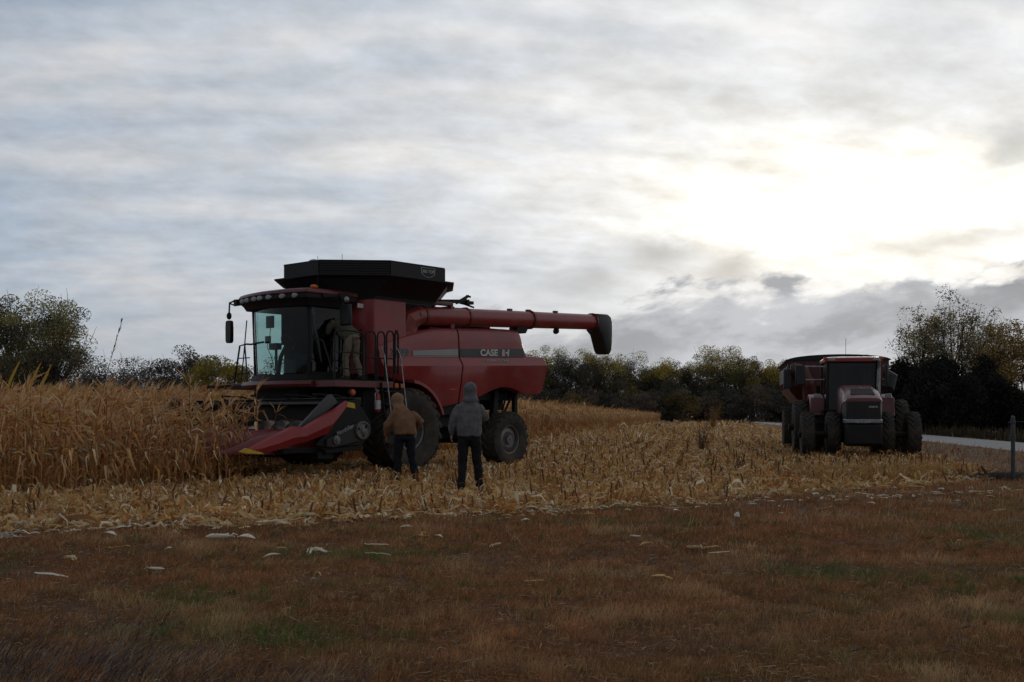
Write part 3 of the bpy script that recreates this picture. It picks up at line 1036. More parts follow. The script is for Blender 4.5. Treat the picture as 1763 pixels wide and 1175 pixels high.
lettering('grille_lettering', 'CASE IH', .07, M_WHITE, gr, (1.212, .30, 1.67), (0, 1, 0), UPV, .003, 0, .002, 1.1)
mb = MB()
mb.loft([[(x, y, z) for y, z in ((-hw, 1.14), (hw, 1.14), (hw, 1.28), (-hw, 1.28))] for x, hw in ((.9, .625), (1.2, .59), (1.26, .54))])
mb.build('chrome_band', M_STEEL, TR, bevel=.02)
for y in (-.38, .38):
    mb = MB()
    mb.box(1.22, 1.268, y - .16, y + .16, 1.165, 1.255)
    mb.build('headlight', M_LENS, TR, bevel=.015)
mb = MB()
mb.loft([[(x, y, z) for y, z in ((-hw, z0), (hw, z0), (hw, 1.10), (-hw, 1.10))] for x, hw, z0 in ((.6, .56, .45), (1.35, .56, .42), (1.48, .50, .50))])
mb.build('front_weight', M_BLACK, TR, bevel=.02)
# cab
mb = MB()
mb.loft([[(x, y, z) for x, y in ((-3.45, -.98), (-1.65, -.95), (-1.5, -.7), (-1.45, 0), (-1.5, .7), (-1.65, .95), (-3.45, .98))] for z in (3.24, 3.37)] +
        [[(x, y * .9, 3.43) for x, y in ((-3.3, -.98), (-1.8, -.95), (-1.7, -.7), (-1.65, 0), (-1.7, .7), (-1.8, .95), (-3.3, .98))]])
trf = mb.build('cab_roof', M_RED, TR, bevel=.03)
for y in (-.74, .74):
    mb = MB()
    mb.box(-1.56, -1.50 + .02, y - .12, y + .12, 3.28, 3.36)
    mb.build('work_light', M_LENS, trf, bevel=.01)
for y in (-.93, .93):
    mb = MB()
    mb.box(-1.72, -1.6, y - .08, y + .06, 3.32, 3.42)
    mb.build('beacon', M_ORG, trf, bevel=.02)
mb = MB()
for sg in (1, -1):
    mb.bar((-1.68, sg * .88, 1.55), (-1.72, sg * .84, 3.25), .10)
    mb.bar((-3.35, sg * .92, 1.55), (-3.35, sg * .90, 3.25), .10)
    mb.bar((-1.68, sg * .88, 1.6), (-3.35, sg * .92, 1.6), .08)
mb.box(-3.4, -1.6, -.85, .85, 1.4, 1.62)
mb.box(-1.72, -1.64, -.8, .8, 3.14, 3.25)
mb.box(-3.40, -3.3, -.86, .86, 1.6, 3.2)
mb.build('cab_frame', M_BLACK, TR, bevel=.01)
mb = MB()
mb.loft([[(-1.60, -.83, 1.6), (-1.53, 0, 1.6), (-1.60, .83, 1.6)], [(-1.64, -.8, 3.2), (-1.57, 0, 3.2), (-1.64, .8, 3.2)]], closed=False)
mb.build('windscreen', M_GLASSD, TR, sharp=60)
for sg in (1, -1):
    mb = MB()
    mb.add([(-1.74, sg * .90, 1.65), (-3.3, sg * .93, 1.65), (-3.3, sg * .91, 3.2), (-1.76, sg * .86, 3.2)], [(0, 1, 2, 3)])
    mb.build('side_window', M_GLASSD, TR, sharp=0)
mb = MB()
mb.box(-2.9, -2.4, -.28, .28, 1.9, 2.05)
mb.box(-3.0, -2.85, -.26, .26, 2.05, 2.75)
mb.tube([(-1.85, 0, 1.6), (-2.05, 0, 2.2)], .05)
mb.tube([(-2.08 + .06 * math.sin(a), .19 * math.cos(a), 2.22 + .14 * math.sin(a)) for a in (2 * PI * k / 14 for k in range(15))], .018, 6)
mb.build('driver_seat', M_SEAT, TR, bevel=.02)
mb = MB()
mb.tube([(-1.63, -.1, 1.65), (-1.66, .35, 2.5), (-1.68, .5, 3.0)], .012, 5)
mb.build('wiper', M_BLACK, TR)
for sg in (1, -1):
    mb = MB()
    rings = []
    for i in range(8):
        a = R(20 + i * 17)
        x, z = -3.05 + 1.18 * math.cos(a), .98 + 1.18 * math.sin(a)
        x2, z2 = -3.05 + 1.12 * math.cos(a), .98 + 1.12 * math.sin(a)
        rings.append([(x2, sg * .95, z2), (x, sg * .95, z), (x, sg * 1.42, z), (x2, sg * 1.42, z2 - .02)])
    mb.loft(rings)
    mb.box(-2.5, -2.0, min(sg * .93, sg * 1.40), max(sg * .93, sg * 1.40), 1.5, 2.02)
    mb.build('fender', M_HOOD, TR, bevel=.03)
    mb = MB()
    mb.box(-2.05, -1.97, sg * 1.2 - .1, sg * 1.2 + .1, 2.03, 2.16)
    mb.build('fender_lamp', M_LENS, TR, bevel=.02)
mb = MB()
mb.tube([(-1.5, .78, 1.3), (-1.5, .80, 2.4), (-1.5, .82, 3.0)], [.08, .07, .06], 12)
mb.tube([(-1.5, .82, 2.9), (-1.5, .82, 3.2), (-1.44, .82, 3.3)], .05, 10)
mb.build('exhaust_stack', M_STEEL, TR)
for sg in (1, -1):
    mb = MB()
    mb.bar((-1.75, sg * .95, 3.1), (-1.7, sg * (1.75 if sg < 0 else 1.1), 3.12), .04)
    mb.bar((-1.75, sg * .95, 2.65), (-1.7, sg * (1.75 if sg < 0 else 1.1), 2.65), .03)
    am = mb.build('mirror_arm', M_STEEL, TR)
    mb = MB()
    ym = -1.78 if sg < 0 else 1.1
    hw_ = .17 if sg < 0 else .05
    mb.box(-1.72, -1.62, ym - hw_, ym + hw_, 2.45, 3.15)
    mb.build('mirror', M_PLAST, am, bevel=.04)
mb = MB()
mb.tube([(-2.2, -.2, 3.4), (-2.2, -.2, 4.1)], .008, 5)
mb.build('antenna', M_BLACK, TR)
mb = MB()
for i in range(4):
    mb.box(-2.3, -1.8, -1.35, -1.0, .5 + i * .3, .53 + i * .3)
mb.bar((-2.3, -1.36, .5), (-2.3, -1.0, 1.6), .04)
mb.bar((-1.8, -1.36, .5), (-1.8, -1.0, 1.6), .04)
mb.build('steps', M_BLACK, TR)

# grain cart
fw = Vector((math.cos(TA), math.sin(TA), 0))
GC = empty('grain_cart', TP - fw * 9.9, TA)
GC.scale = (.97, .97, .97)
tag(GC, 'big red grain cart with arched black roll tarp behind the tractor', 'grain cart')
mb = MB()
def cring(x0, x1, hw, z):
    return [(x1, -hw, z), (x1, hw, z), (x0, hw, z), (x0, -hw, z)]
mb.loft([cring(-1.2, 1.2, .5, .95), cring(-3.1, 3.0, 1.80, 2.35), cring(-3.4, 3.35, 1.90, 2.55), cring(-3.4, 3.35, 1.90, 3.52), cring(-3.4, 3.35, 1.94, 3.58)])
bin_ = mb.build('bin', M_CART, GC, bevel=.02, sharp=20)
mb = MB()
for y in (-1.2, -.4, .4, 1.2):
    mb.box(3.35, 3.42, y - .04, y + .04, 2.5, 3.5)
for x in (-2.6, -1.6, -.6, .4, 1.4, 2.4):
    for sg in (1, -1):
        mb.box(x - .04, x + .04, sg * 1.93 - .035, sg * 1.93 + .035, 2.5, 3.5)
mb.build('bin_rib', M_CART, bin_, bevel=.008)
mb = MB()
mb.box(-3.0, 3.0, -1.945, -1.935, 2.75, 3.35)
mb.build('pale_side_decal', M_DECAL, bin_)
mb = MB()
rings = []
for x in (-3.5, -2, -.5, 1, 2.3, 3.42):
    sag = .03 * math.cos(x * 2)
    rings.append([(x, 1.97 * math.cos(a), 3.56 + (.21 + sag) * math.sin(a)) for a in (PI * k / 16 for k in range(17))])
mb.loft(rings)
mb.build('roll_tarp', M_FABRIC, GC, sharp=40)
mb = MB()
mb.tube([(3.46, -1.97, 3.56), (-3.5, -1.97, 3.56)], .05, 8)
mb.bar((3.48, -1.97, 3.56), (3.48, -1.6, 2.7), .04)
mb.build('tarp_roller', M_BLACK, GC)
for sg in (1, -1):
    wheel(GC, (0, sg * 1.60, .9), .9, .70, .40, sg, 20, M_RIM, dish=.04)
mb = MB()
mb.tube([(0, -1.9, .9), (0, 1.9, .9)], .12, 10)
mb.box(-2.8, 2.8, -.7, -.5, 1.0, 1.25)
mb.box(-2.8, 2.8, .5, .7, 1.0, 1.25)
mb.bar((2.8, .6, 1.1), (6.0, .05, .65), .16)
mb.bar((2.8, -.6, 1.1), (6.0, -.05, .65), .16)
mb.bar((3.2, -.6, 1.1), (3.2, -.9, 2.6), .12)
mb.bar((3.2, .6, 1.1), (3.2, .9, 2.6), .12)
mb.build('drawbar', M_BLACK, GC, bevel=.01)
mb = MB()
mb.tube([(2.6, -1.0, .8), (3.7, -1.1, 1.9), (3.85, -1.15, 2.7)], .26, 12)
mb.tube([(3.85, -1.15, 2.6), (3.9, -1.35, 3.1), (3.8, -1.75, 3.25)], [.26, .25, .22], 12)
mb.build('cart_auger', M_CART, GC)
mb = MB()
mb.lathe([(.02, -.1), (.24, -.1), (.27, 0), (.27, .3), (.22, .34), (.02, .34)], (3.75, -1.75, 3.15), 'y', 16)
mb.box(3.6, 3.9, -2.1, -1.8, 2.45, 3.2)
mb.build('cart_spout', M_PLAST, GC, bevel=.03)
mb = MB()
mb.tube([(3.5, 1.6, 2.55), (3.55, 1.9, 2.5), (3.5, 2.0, 2.9), (3.45, 1.75, 3.1)], [.2, .24, .22, .12], 10)
mb.build('tarp_motor', M_PLAST, GC, bevel=.02)
mb = MB()
mb.lathe([(.01, 0), (.10, .01), (.11, .06), (.02, .09)], (3.55, 1.78, 2.62), 'x', 12)
mb.build('cart_lamp', M_LENS, GC)


# ------------------------------------------------------------------ people
def fabric(name, c1, c2, scale=9, bump=.35):
    return principled(name, c1, c2, scale, .92, bump=bump, bscale=120, spec=.2)
M_SKIN = principled('skin', (.34, .18, .12), (.29, .15, .10), 8, .55)
M_TAN = fabric('tan duck canvas', (.21, .12, .066), (.16, .088, .05))
M_TANH = fabric('worn tan hood', (.25, .155, .09), (.20, .12, .07))
M_GHOOD = fabric('grey fleece', (.135, .132, .14), (.10, .10, .107))
M_JEAN = fabric('dark blue denim', (.011, .012, .017), (.015, .017, .023))
M_BTRS = fabric('black trousers', (.010, .010, .012), (.016, .016, .018))
M_OLIVE = fabric('olive work jacket', (.10, .095, .07), (.08, .076, .055))
M_KHAKI = fabric('pale khaki trousers', (.20, .168, .124), (.16, .132, .096))
M_BOOT = principled('dark leather boot', (.022, .016, .012), (.03, .022, .016), 14, .7)
M_HAIR = principled('brown hair', (.03, .02, .013), (.045, .03, .02), 40, .8)


def solid(name, mat, parent, mb, vox, smooth=4, crumple=0.0, size=.12):
    """many overlapping volumes fused into one continuous skin"""
    o = mb.build(name, mat, parent, sharp=0)
    r = o.modifiers.new('fuse', 'REMESH')
    r.mode = 'VOXEL'
    r.voxel_size = vox
    r.use_smooth_shade = True
    s = o.modifiers.new('relax', 'SMOOTH')
    s.factor = .5
    s.iterations = smooth
    if crumple:
        tx = bpy.data.textures.get('folds_%g' % size) or bpy.data.textures.new('folds_%g' % size, 'CLOUDS')
        tx.noise_scale = size
        d = o.modifiers.new('folds', 'DISPLACE')
        d.texture = tx
        d.strength = crumple
        d.mid_level = .5
        d.texture_coords = 'LOCAL'
    return o


def lerp(a, b, u):
    return Vector(a) * (1 - u) + Vector(b) * u


def limb(mb, a, m, b, ra, rm, rb, bulge=1.0, n=10):
    """a limb with one bend: a-m-b"""
    mb.tube([lerp(a, m, -.04), a, lerp(a, m, .3), lerp(a, m, .7), m, lerp(m, b, .3), lerp(m, b, .7), b], [ra * .7, ra, (ra * .75 + rm * .25) * bulge, rm * 1.03, rm, (rm * .9 + rb * .1) * bulge, rb * 1.12, rb], n)


def hand(mb, wr, fwd, palm, side, curl=.5, sc=1.0):
    """palm and five fingers; fwd = along the hand, palm = where the palm looks, side = +1 / -1 for the thumb side"""
    wr, f, p = Vector(wr), Vector(fwd).normalized(), Vector(palm).normalized()
    p = (p - f * p.dot(f)).normalized()
    w = f.cross(p) * side          # towards the thumb
    mb.loft([[wr + f * u * sc + w * (hw * math.cos(a)) * sc + p * (.014 * math.sin(a)) * sc for a in (2 * PI * k / 10 for k in range(10))] for u, hw in ((-.02, .026), (.02, .032), (.06, .040), (.095, .041), (.105, .036))])
    for i, (ofs, L) in enumerate(((.030, .072), (.010, .080), (-.011, .075), (-.031, .058))):
        b = wr + (f * .095 + w * ofs) * sc
        pts, d, ang = [b - f * .02], f.copy(), 0
        for j in range(3):
            ang += curl * (.35 + .25 * j + .06 * i)
            d = f * math.cos(ang) + p * math.sin(ang) + w * ofs * .8
            b = b + d.normalized() * L * sc * (.42, .33, .25)[j]
            pts.append(b.copy())
        mb.tube(pts, [.0095 * sc, .009 * sc, .0085 * sc, .007 * sc], 7)
    b = wr + (f * .03 + w * .028) * sc
    mb.tube([b, b + (f * .028 + w * .026 + p * .008) * sc, b + (f * .055 + w * .036 + p * .02) * sc, b + (f * .075 + w * .036 + p * .034) * sc], [.013 * sc, .012 * sc, .010 * sc, .008 * sc], 7)


def head(mb, c, yaw=0.0, pitch=0.0, sc=1.0):
    """skull with brow, nose, lips, chin and ears, looking along +y before turning"""
    h = MB()
    h.ell((0, -.012, .03), .076, .096, .095, 16, 11)
    h.ell((0, .018, -.035), .060, .074, .078, 14, 9)
    h.ell((0, .066, -.085), .028, .022, .020)
    h.loft([[(-.011, .085, .02), (.011, .085, .02), (.006, .094, .018)], [(-.018, .083, -.032), (.018, .083, -.032), (0, .114, -.026)], [(-.016, .078, -.042), (.016, .078, -.042), (0, .098, -.042)]])
    h.ell((0, .083, -.058), .024, .009, .006)
    h.ell((0, .081, -.068), .021, .010, .007)
    h.ell((0, .078, .028), .050, .014, .009)
    for s in (1, -1):
        h.ell((s * .077, -.012, -.008), .010, .020, .034)
        h.ell((s * .030, .076, .006), .013, .009, .010)
    M = Matrix.Translation(Vector(c)) @ Matrix.Rotation(yaw, 4, 'Z') @ Matrix.Rotation(pitch, 4, 'X') @ Matrix.Scale(sc, 4)
    mb.add([M @ Vector(v) for v in h.v], h.f)
    return M


def ering(c, ax, ay, rx, ry, n=18, sq=1.0):
    c, ax, ay = Vector(c), Vector(ax), Vector(ay)
    out_ = []
    for k in range(n):
        a = 2 * PI * k / n
        ca, sa_ = math.cos(a), math.sin(a)
        ca = math.copysign(abs(ca) ** sq, ca)
        sa_ = math.copysign(abs(sa_) ** sq, sa_)
        out_.append(c + ax * rx * ca + ay * ry * sa_)
    return out_


def torso_rings(pel, chest, neck, prof, lat=(1, 0, 0)):
    """rings from the pelvis up to the neck; prof = (u, half width, half depth)"""
    P, C, N = Vector(pel), Vector(chest), Vector(neck)
    lat = Vector(lat).normalized()
    rings = []
    for u, rx, ry in prof:
        if u < .5:
            p = P.lerp(C, u * 2)
        else:
            p = C.lerp(N, (u - .5) * 2)
        e = .02
        u2 = min(1, u + .08)
        q = P.lerp(C, u2 * 2) if u2 < .5 else C.lerp(N, (u2 - .5) * 2)
        u1 = max(0, u - .08)
        q0 = P.lerp(C, u1 * 2) if u1 < .5 else C.lerp(N, (u1 - .5) * 2)
        d = (q - q0).normalized()
        fr_ = d.cross(lat).normalized()
        rings.append(ering(p, lat, -fr_, rx, ry, sq=.85))
    return rings


def person(loc, rz, label, J, jacket, hood, trousers, hooded=True, vox=.011):
    """one standing figure looking along its own +y; J = joints"""
    body = MB()
    pel, che, nek, hd_ = J['pelvis'], J['chest'], J['neck'], J['head']
    lat = J.get('lat', (1, 0, 0))
    body.loft(torso_rings(pel, che, nek, [(-.12, .10, .07), (0, .165, .11), (.2, .15, .105), (.5, .17, .11), (.72, .185, .105), (.88, .13, .08), (1.0, .055, .055)], lat))
    body.tube([lerp(nek, hd_, -.3), nek, lerp(nek, hd_, .75)], [.06, .056, .052], 12)
    HM = head(body, hd_, J.get('yaw', 0), J.get('pitch', 0))
    for s in ('l', 'r'):
        limb(body, J['sh' + s], J['el' + s], J['wr' + s], .052, .040, .028)
        limb(body, J['hi' + s], J['kn' + s], J['an' + s], .085, .056, .040)
        a = Vector(J['an' + s])
        t_ = Vector(J['toe' + s])
        body.tube([a + (a - t_) * .22 + Vector((0, 0, -.03)), a + Vector((0, 0, -.03)), lerp(a, t_, .6) + Vector((0, 0, -.01)), t_], [.032, .042, .038, .022], 10)
        hand(body, J['wr' + s], J.get('hf' + s, Vector(J['wr' + s]) - Vector(J['el' + s])), J.get('hp' + s, (0, 0, -1)), 1 if s == 'r' else -1, J.get('curl', .5))
    root = solid('person', M_SKIN, None, body, .008, 2)
    root.location = loc
    root.rotation_euler = (0, 0, rz)
    tag(root, label, 'person')
    # trousers
    tb = MB()
    P = Vector(pel)
    d = (Vector(che) - P).normalized()
    lt = Vector(lat).normalized()
    f_ = d.cross(lt)
    tb.loft([ering(P + d * u, lt, -f_, rx, ry) for u, rx, ry in ((.14, .168, .118), (.06, .176, .126), (-.03, .182, .132), (-.10, .150, .115))])
    for s in ('l', 'r'):
        h_, k_, a = Vector(J['hi' + s]), Vector(J['kn' + s]), Vector(J['an' + s])
        tb.tube([h_ + (h_ - k_) * .05, h_, lerp(h_, k_, .35), lerp(h_, k_, .7), k_, lerp(k_, a, .35), lerp(k_, a, .7), lerp(k_, a, .97), lerp(k_, a, 1.04)], [.085, .106, .101, .088, .080, .076, .072, .074, .070], 14)
    solid('trousers', trousers, root, tb, vox, 4, .04, .11)
    for s in ('l', 'r'):
        bb = MB()
        a, t_ = Vector(J['an' + s]), Vector(J['toe' + s])
        h2 = Vector((t_.x - a.x, t_.y - a.y, 0)).normalized()
        sd = Vector((-h2.y, h2.x, 0))
        z0 = min(a.z - .085, t_.z - .03)
        bb.tube([a + Vector((0, 0, .08)), a + Vector((0, 0, .0)), a + Vector((0, 0, -.045))], [.056, .056, .055], 12)
        L = (t_ - a).length
        bb.loft([[a + h2 * u + sd * (w * c_) + Vector((0, 0, zz2)) for c_, zz2 in ((-1, z0 - a.z), (1, z0 - a.z), (1, z0 - a.z + .03), (.75, tp), (-.75, tp), (-1, z0 - a.z + .03))] for u, w, tp in ((-.085, .028, -.03), (-.06, .040, -.01), (.03, .043, 0), (.11, .047, -.035), (.17, .046, -.045), (.205, .030, -.058))])
        solid('boot', M_BOOT, root, bb, .012, 2)
    # jacket with hood
    jb = MB()
    jb.loft(torso_rings(pel, che, nek, J['jprof'], lat))
    for s in ('l', 'r'):
        a, m_, b = Vector(J['sh' + s]), Vector(J['el' + s]), Vector(J['wr' + s])
        jb.tube([lerp(a, m_, -.12), a, lerp(a, m_, .3), lerp(a, m_, .75), m_, lerp(m_, b, .3), lerp(m_, b, .7), lerp(m_, b, .95), lerp(m_, b, 1.02)], [.045, .072, .082, .078, .076, .072, .064, .054, .05], 14)
    solid('jacket', jacket, root, jb, vox, 5, .05, .15)
    if hooded:
        hb_ = MB()
        # open-faced shell: rings run from the crown rim back
        def T(p):
            return HM @ Vector(p)
        hb_.ell((0, -.02, .03), .122, .138, .128, 18, 11)
        hb_.ell((0, -.01, -.06), .116, .124, .13, 18, 11)
        hb_.ell((0, -.05, -.16), .150, .115, .085, 18, 9)
        # cut the face opening by keeping the fused volume behind it
        hb_.v = [T((x, min(y, .072 - .02 * (z < -.1)), z)) for x, y, z in hb_.v]
        ho = solid('hood', hood, root, hb_, vox, 14, .016, .12)
        rim_ = MB()
        rim_.tube([T((.085 * math.sin(a), .070, -.01 + .125 * math.cos(a))) for a in (2 * PI * k / 24 for k in range(25))], .014, 7)
        rim_.build('hood_rim', hood, ho)
        fc = MB()
        fc.ell((0, 0, 0), .062, .02, .088, 16, 9)
        M_ = HM @ Matrix.Translation((0, .068, -.01))
        fc.v = [M_ @ Vector(v) for v in fc.v]
        fc.build('face', M_SKIN, ho)
    else:
        hb_ = MB()
        hb_.ell((0, -.028, .045), .084, .096, .088, 16, 11)
        hb_.v = [HM @ Vector(v) for v in hb_.v]
        solid('hair', M_HAIR, root, hb_, .012, 2, .012, .03)
    return root


JP = [(-.03, .200, .150), (.02, .215, .160), (.1, .222, .165), (.3, .222, .165), (.5, .220, .160), (.70, .215, .145), (.80, .205, .130), (.90, .165, .115), (1.0, .115, .10)]
# grey hoodie, hands near the pockets, right elbow bent forward
person((-.75, 19.3, .0), R(-3), 'standing person in a grey hooded sweatshirt and black trousers, seen from behind', dict(
    pelvis=(0, 0, 1.0), chest=(.0, .0, 1.33), neck=(.005, .02, 1.60), head=(.01, .05, 1.775), yaw=R(12), pitch=R(-4),
    hil=(-.10, 0, .96), knl=(-.115, .02, .53), anl=(-.135, -.10, .10), toel=(-.20, .05, .045),
    hir=(.10, 0, .96), knr=(.135, .10, .53), anr=(.18, .10, .10), toer=(.25, .24, .045),
    shl=(-.175, .0, 1.49), ell=(-.285, -.03, 1.25), wrl=(-.315, .06, 1.02), shr=(.175, .0, 1.49), elr=(.275, .10, 1.30), wrr=(.15, .30, 1.26),
    hpl=(1, .2, 0), hpr=(-.3, -1, 0), jprof=JP), M_GHOOD, M_GHOOD, M_BTRS)
# tan canvas jacket, leaning a little towards the header
person((-2.13, 21.7, .02), R(14), 'standing person in a tan canvas jacket with hood up and dark jeans, seen from behind', dict(
    pelvis=(.03, -.02, .94), chest=(.01, .02, 1.24), neck=(-.05, .09, 1.47), head=(-.11, .15, 1.62), yaw=R(28), pitch=R(-10),
    hil=(-.08, 0, .90), knl=(-.10, .10, .50), anl=(-.10, .10, .10), toel=(-.13, .26, .045),
    hir=(.13, 0, .90), knr=(.17, .03, .50), anr=(.24, -.05, .10), toer=(.27, .11, .045),
    shl=(-.175, .05, 1.375), ell=(-.31, .05, 1.13), wrl=(-.31, .20, .92), shr=(.16, .04, 1.375), elr=(.34, .06, 1.21), wrr=(.29, .27, 1.08),
    hpl=(1, .2, 0), hpr=(-1, .2, 0), jprof=[(.0, .205, .15), (.06, .222, .165), (.15, .225, .168)] + JP[3:]), M_TAN, M_TANH, M_JEAN)
# bending into the cab from the platform
ppos = loc2w(1.40, 1.50, 2.146)
person(ppos, -PI + TH + R(-178), 'person on the combine platform in olive jacket and pale khaki trousers, bending into the cab', dict(
    pelvis=(0, -.04, .96), chest=(0, .24, 1.20), neck=(0, .46, 1.38), head=(0, .60, 1.46), yaw=0, pitch=R(-30), lat=(1, 0, 0),
    hil=(-.10, -.04, .92), knl=(-.13, .04, .52), anl=(-.14, .0, .10), toel=(-.15, .15, .045),
    hir=(.10, -.04, .92), knr=(.13, -.0, .52), anr=(.14, -.20, .11), toer=(.15, -.05, .045),
    shl=(-.20, .38, 1.34), ell=(-.25, .52, 1.10), wrl=(-.20, .72, .98), shr=(.20, .38, 1.34), elr=(.25, .52, 1.12), wrr=(.20, .74, 1.02),
    hpl=(1, 0, -.4), hpr=(-1, 0, -.4), jprof=JP), M_OLIVE, M_OLIVE, M_KHAKI, hooded=False)

# ------------------------------------------------------------------ fence post with its wire, fallen log
PX, PD = 10.35, 22.8
FP = empty('fence_post', (PX, PD, 0))
tag(FP, 'grey steel fence post with two clamp bands standing in the brown grass', 'fence post')
mb = MB()
mb.lathe([(.042, -.2), (.042, 1.30), (.034, 1.33), (.004, 1.335)], (0, 0, 0), 'z', 14)
mb.build('post', M_POST, FP)
for z in (1.20, .92, .86):
    mb = MB()
    mb.lathe([(.043, z - .02), (.052, z - .018), (.052, z + .018), (.043, z + .02)], (0, 0, 0), 'z', 14)
    mb.bar((-.10, 0, z), (.0, 0, z), .03, .02)
    mb.build('clamp_band', M_POST, FP)
WR = MB()
for z in (1.22, .89):
    WR.tube([(.05, 0, z), (.8, .05, z - .015), (1.6, .1, z - .01), (2.6, .16, z)], .006, 5)
wr_o = WR.build('fence_wire', M_POST, None)
wr_o.location = (PX, PD, 0)
tag(wr_o, 'two thin fence wires running right from the grey steel post', 'wire')
mb = MB()
mb.tube([(-.35, 0, .06), (.0, .02, .08), (.5, -.01, .08), (1.1, .03, .08), (1.7, .0, .07)], [.06, .075, .08, .075, .07], 12)
mb.tube([(-.2, 0, .1), (-.32, .02, .28)], [.035, .02], 7)
lg = mb.build('fallen_log', M_WOOD, None)
lg.location = (PX - .12, PD + .5, 0)
tag(lg, 'grey weathered log lying on the ground behind the steel fence post', 'log')


# ------------------------------------------------------------------ ground, field, road
def poly_sheet(name, pts, z, mat, kind='structure'):
    mb = MB()
    mb.add([(x, y, z) for x, y in pts], [tuple(range(len(pts)))])
    o = mb.build(name, mat, None, sharp=0)
    return tag(o, kind=kind)


def ground_mat(name, cols, s1, s2, bump, bs):
    m = bpy.data.materials.new(name)
    m.use_nodes = True
    t = m.node_tree
    b = t.nodes['Principled BSDF']
    b.inputs['Roughness'].default_value = .95
    b.inputs['Specular IOR Level'].default_value = .12
    g = t.nodes.new('ShaderNodeNewGeometry')
    P = Sk(t, g.outputs['Position'])
    a = noise(t, P, s1, 6, .62).step(.38, .62)
    f = noise(t, P, s2, 6, .7).step(.36, .66)
    k = noise(t, P, s2 * 7, 4, .7).step(.40, .64)
    c = mixc(t, a, cols[0], cols[1])
    c = mixc(t, f * .7, c, cols[2])
    c = mixc(t, k * .6, c, cols[3])
    t.links.new(c.o, b.inputs['Base Color'])
    bn = t.nodes.new('ShaderNodeBump')
    bn.inputs['Strength'].default_value = bump
    bn.inputs['Distance'].default_value = .05
    t.links.new(noise(t, P, bs, 6, .7).o, bn.inputs['Height'])
    t.links.new(bn.outputs[0], b.inputs['Normal'])
    return m


M_TURF = ground_mat('brown turf', [(.17, .08, .047), (.125, .068, .04), (.115, .088, .048), (.08, .045, .03)], .35, 2.5, .8, 30)
M_FIELD = ground_mat('chaff covered soil', [(.31, .20, .10), (.23, .13, .06), (.40, .29, .16), (.12, .07, .04)], .5, 5.0, 1.0, 22)
M_ROAD = ground_mat('pale gravel', [(.34, .33, .33), (.29, .28, .28), (.36, .35, .35), (.25, .24, .24)], .2, 3.0, .4, 40)

mb = MB()
nx, ny = 40, 60
xs_ = np.linspace(-1, 1, nx)
ys_ = np.linspace(0, 1, ny)
vs, fs = [], []
for j, v in enumerate(ys_):
    yy = -20 + 3500 * v ** 3
    for u in xs_:
        vs.append((u * (60 + yy * 1.2 if yy > 0 else 60), yy, 0.0))
for j in range(ny - 1):
    for i in range(nx - 1):
        fs.append((j * nx + i, j * nx + i + 1, (j + 1) * nx + i + 1, (j + 1) * nx + i))
mb.add(vs, fs)
tag(mb.build('ground', M_TURF, None, sharp=0), kind='structure')
FIELD = [(-30, -.6), (-6.2, 12.5), (-3.4, 13.6), (0, 15.2), (2.6, 17.0), (5.2, 19.0), (8.6, 21.6), (10.3, 23.8), (11.0, 26), (14, 37), (18, 60), (22, 80), (40, 185), (52, 262), (-260, 262), (-160, 60)]
poly_sheet('field', FIELD, .004, M_FIELD)
def rc(d):
    return 25.3 + (d - 66) * .166
ed = [(-15), 20, 44, 62, 80, 120, 190, 260, 330]
mb = MB()
mb.loft([[(rc(d) + o, d, z) for o, z in ((-2.1, .006), (-1.6, .03), (0, .07), (1.6, .03), (2.1, .006))] for d in ed], closed=False)
tag(mb.build('road', M_ROAD, None, sharp=0), kind='structure')

def inside(poly, x, y):
    r = np.zeros(x.shape, bool)
    n = len(poly)
    for i in range(n):
        x0, y0 = poly[i]
        x1, y1 = poly[(i + 1) % n]
        c = (y0 > y) != (y1 > y)
        with np.errstate(divide='ignore', invalid='ignore'):
            xi = (x1 - x0) * (y - y0) / (y1 - y0 if y1 != y0 else 1e-9) + x0
        r ^= c & (x < xi)
    return r


_rt = np.random.default_rng(5).random((64, 64))
def vnoise(x, y):
    xi, yi = np.floor(x).astype(int), np.floor(y).astype(int)
    fx, fy = x - xi, y - yi
    fx, fy = fx * fx * (3 - 2 * fx), fy * fy * (3 - 2 * fy)
    g = lambda a, b: _rt[a % 64, b % 64]
    return (g(xi, yi) * (1 - fx) + g(xi + 1, yi) * fx) * (1 - fy) + (g(xi, yi + 1) * (1 - fx) + g(xi + 1, yi + 1) * fx) * fy
def fbm(x, y):
    return .5 * vnoise(x, y) + .28 * vnoise(x * 2.1 + 7, y * 2.1 + 3) + .22 * vnoise(x * 4.7 + 1, y * 4.7 + 9)


# ------------------------------------------------------------------ plant meshes
def leaf_mat(name, trans=.25, rough=.75, hue=.0):
    m = bpy.data.materials.new(name)
    m.use_nodes = True
    t = m.node_tree
    t.nodes.clear()
    o = t.nodes.new('ShaderNodeOutputMaterial')
    at = t.nodes.new('ShaderNodeAttribute')
    at.attribute_name = 'Col'
    d = t.nodes.new('ShaderNodeBsdfDiffuse')
    tl = t.nodes.new('ShaderNodeBsdfTranslucent')
    mx = t.nodes.new('ShaderNodeMixShader')
    mx.inputs[0].default_value = trans
    t.links.new(at.outputs['Color'], d.inputs[0])
    t.links.new(at.outputs['Color'], tl.inputs[0])
    t.links.new(d.outputs[0], mx.inputs[1])
    t.links.new(tl.outputs[0], mx.inputs[2])
    t.links.new(mx.outputs[0], o.inputs[0])
    return m


M_CORN = leaf_mat('dry corn leaf', .22)
M_GRASS = leaf_mat('grass blade', .25)
M_LEAF = leaf_mat('tree leaf', .22)
M_BARK = principled('bark', (.055, .045, .038), (.03, .025, .022), 3, .95)


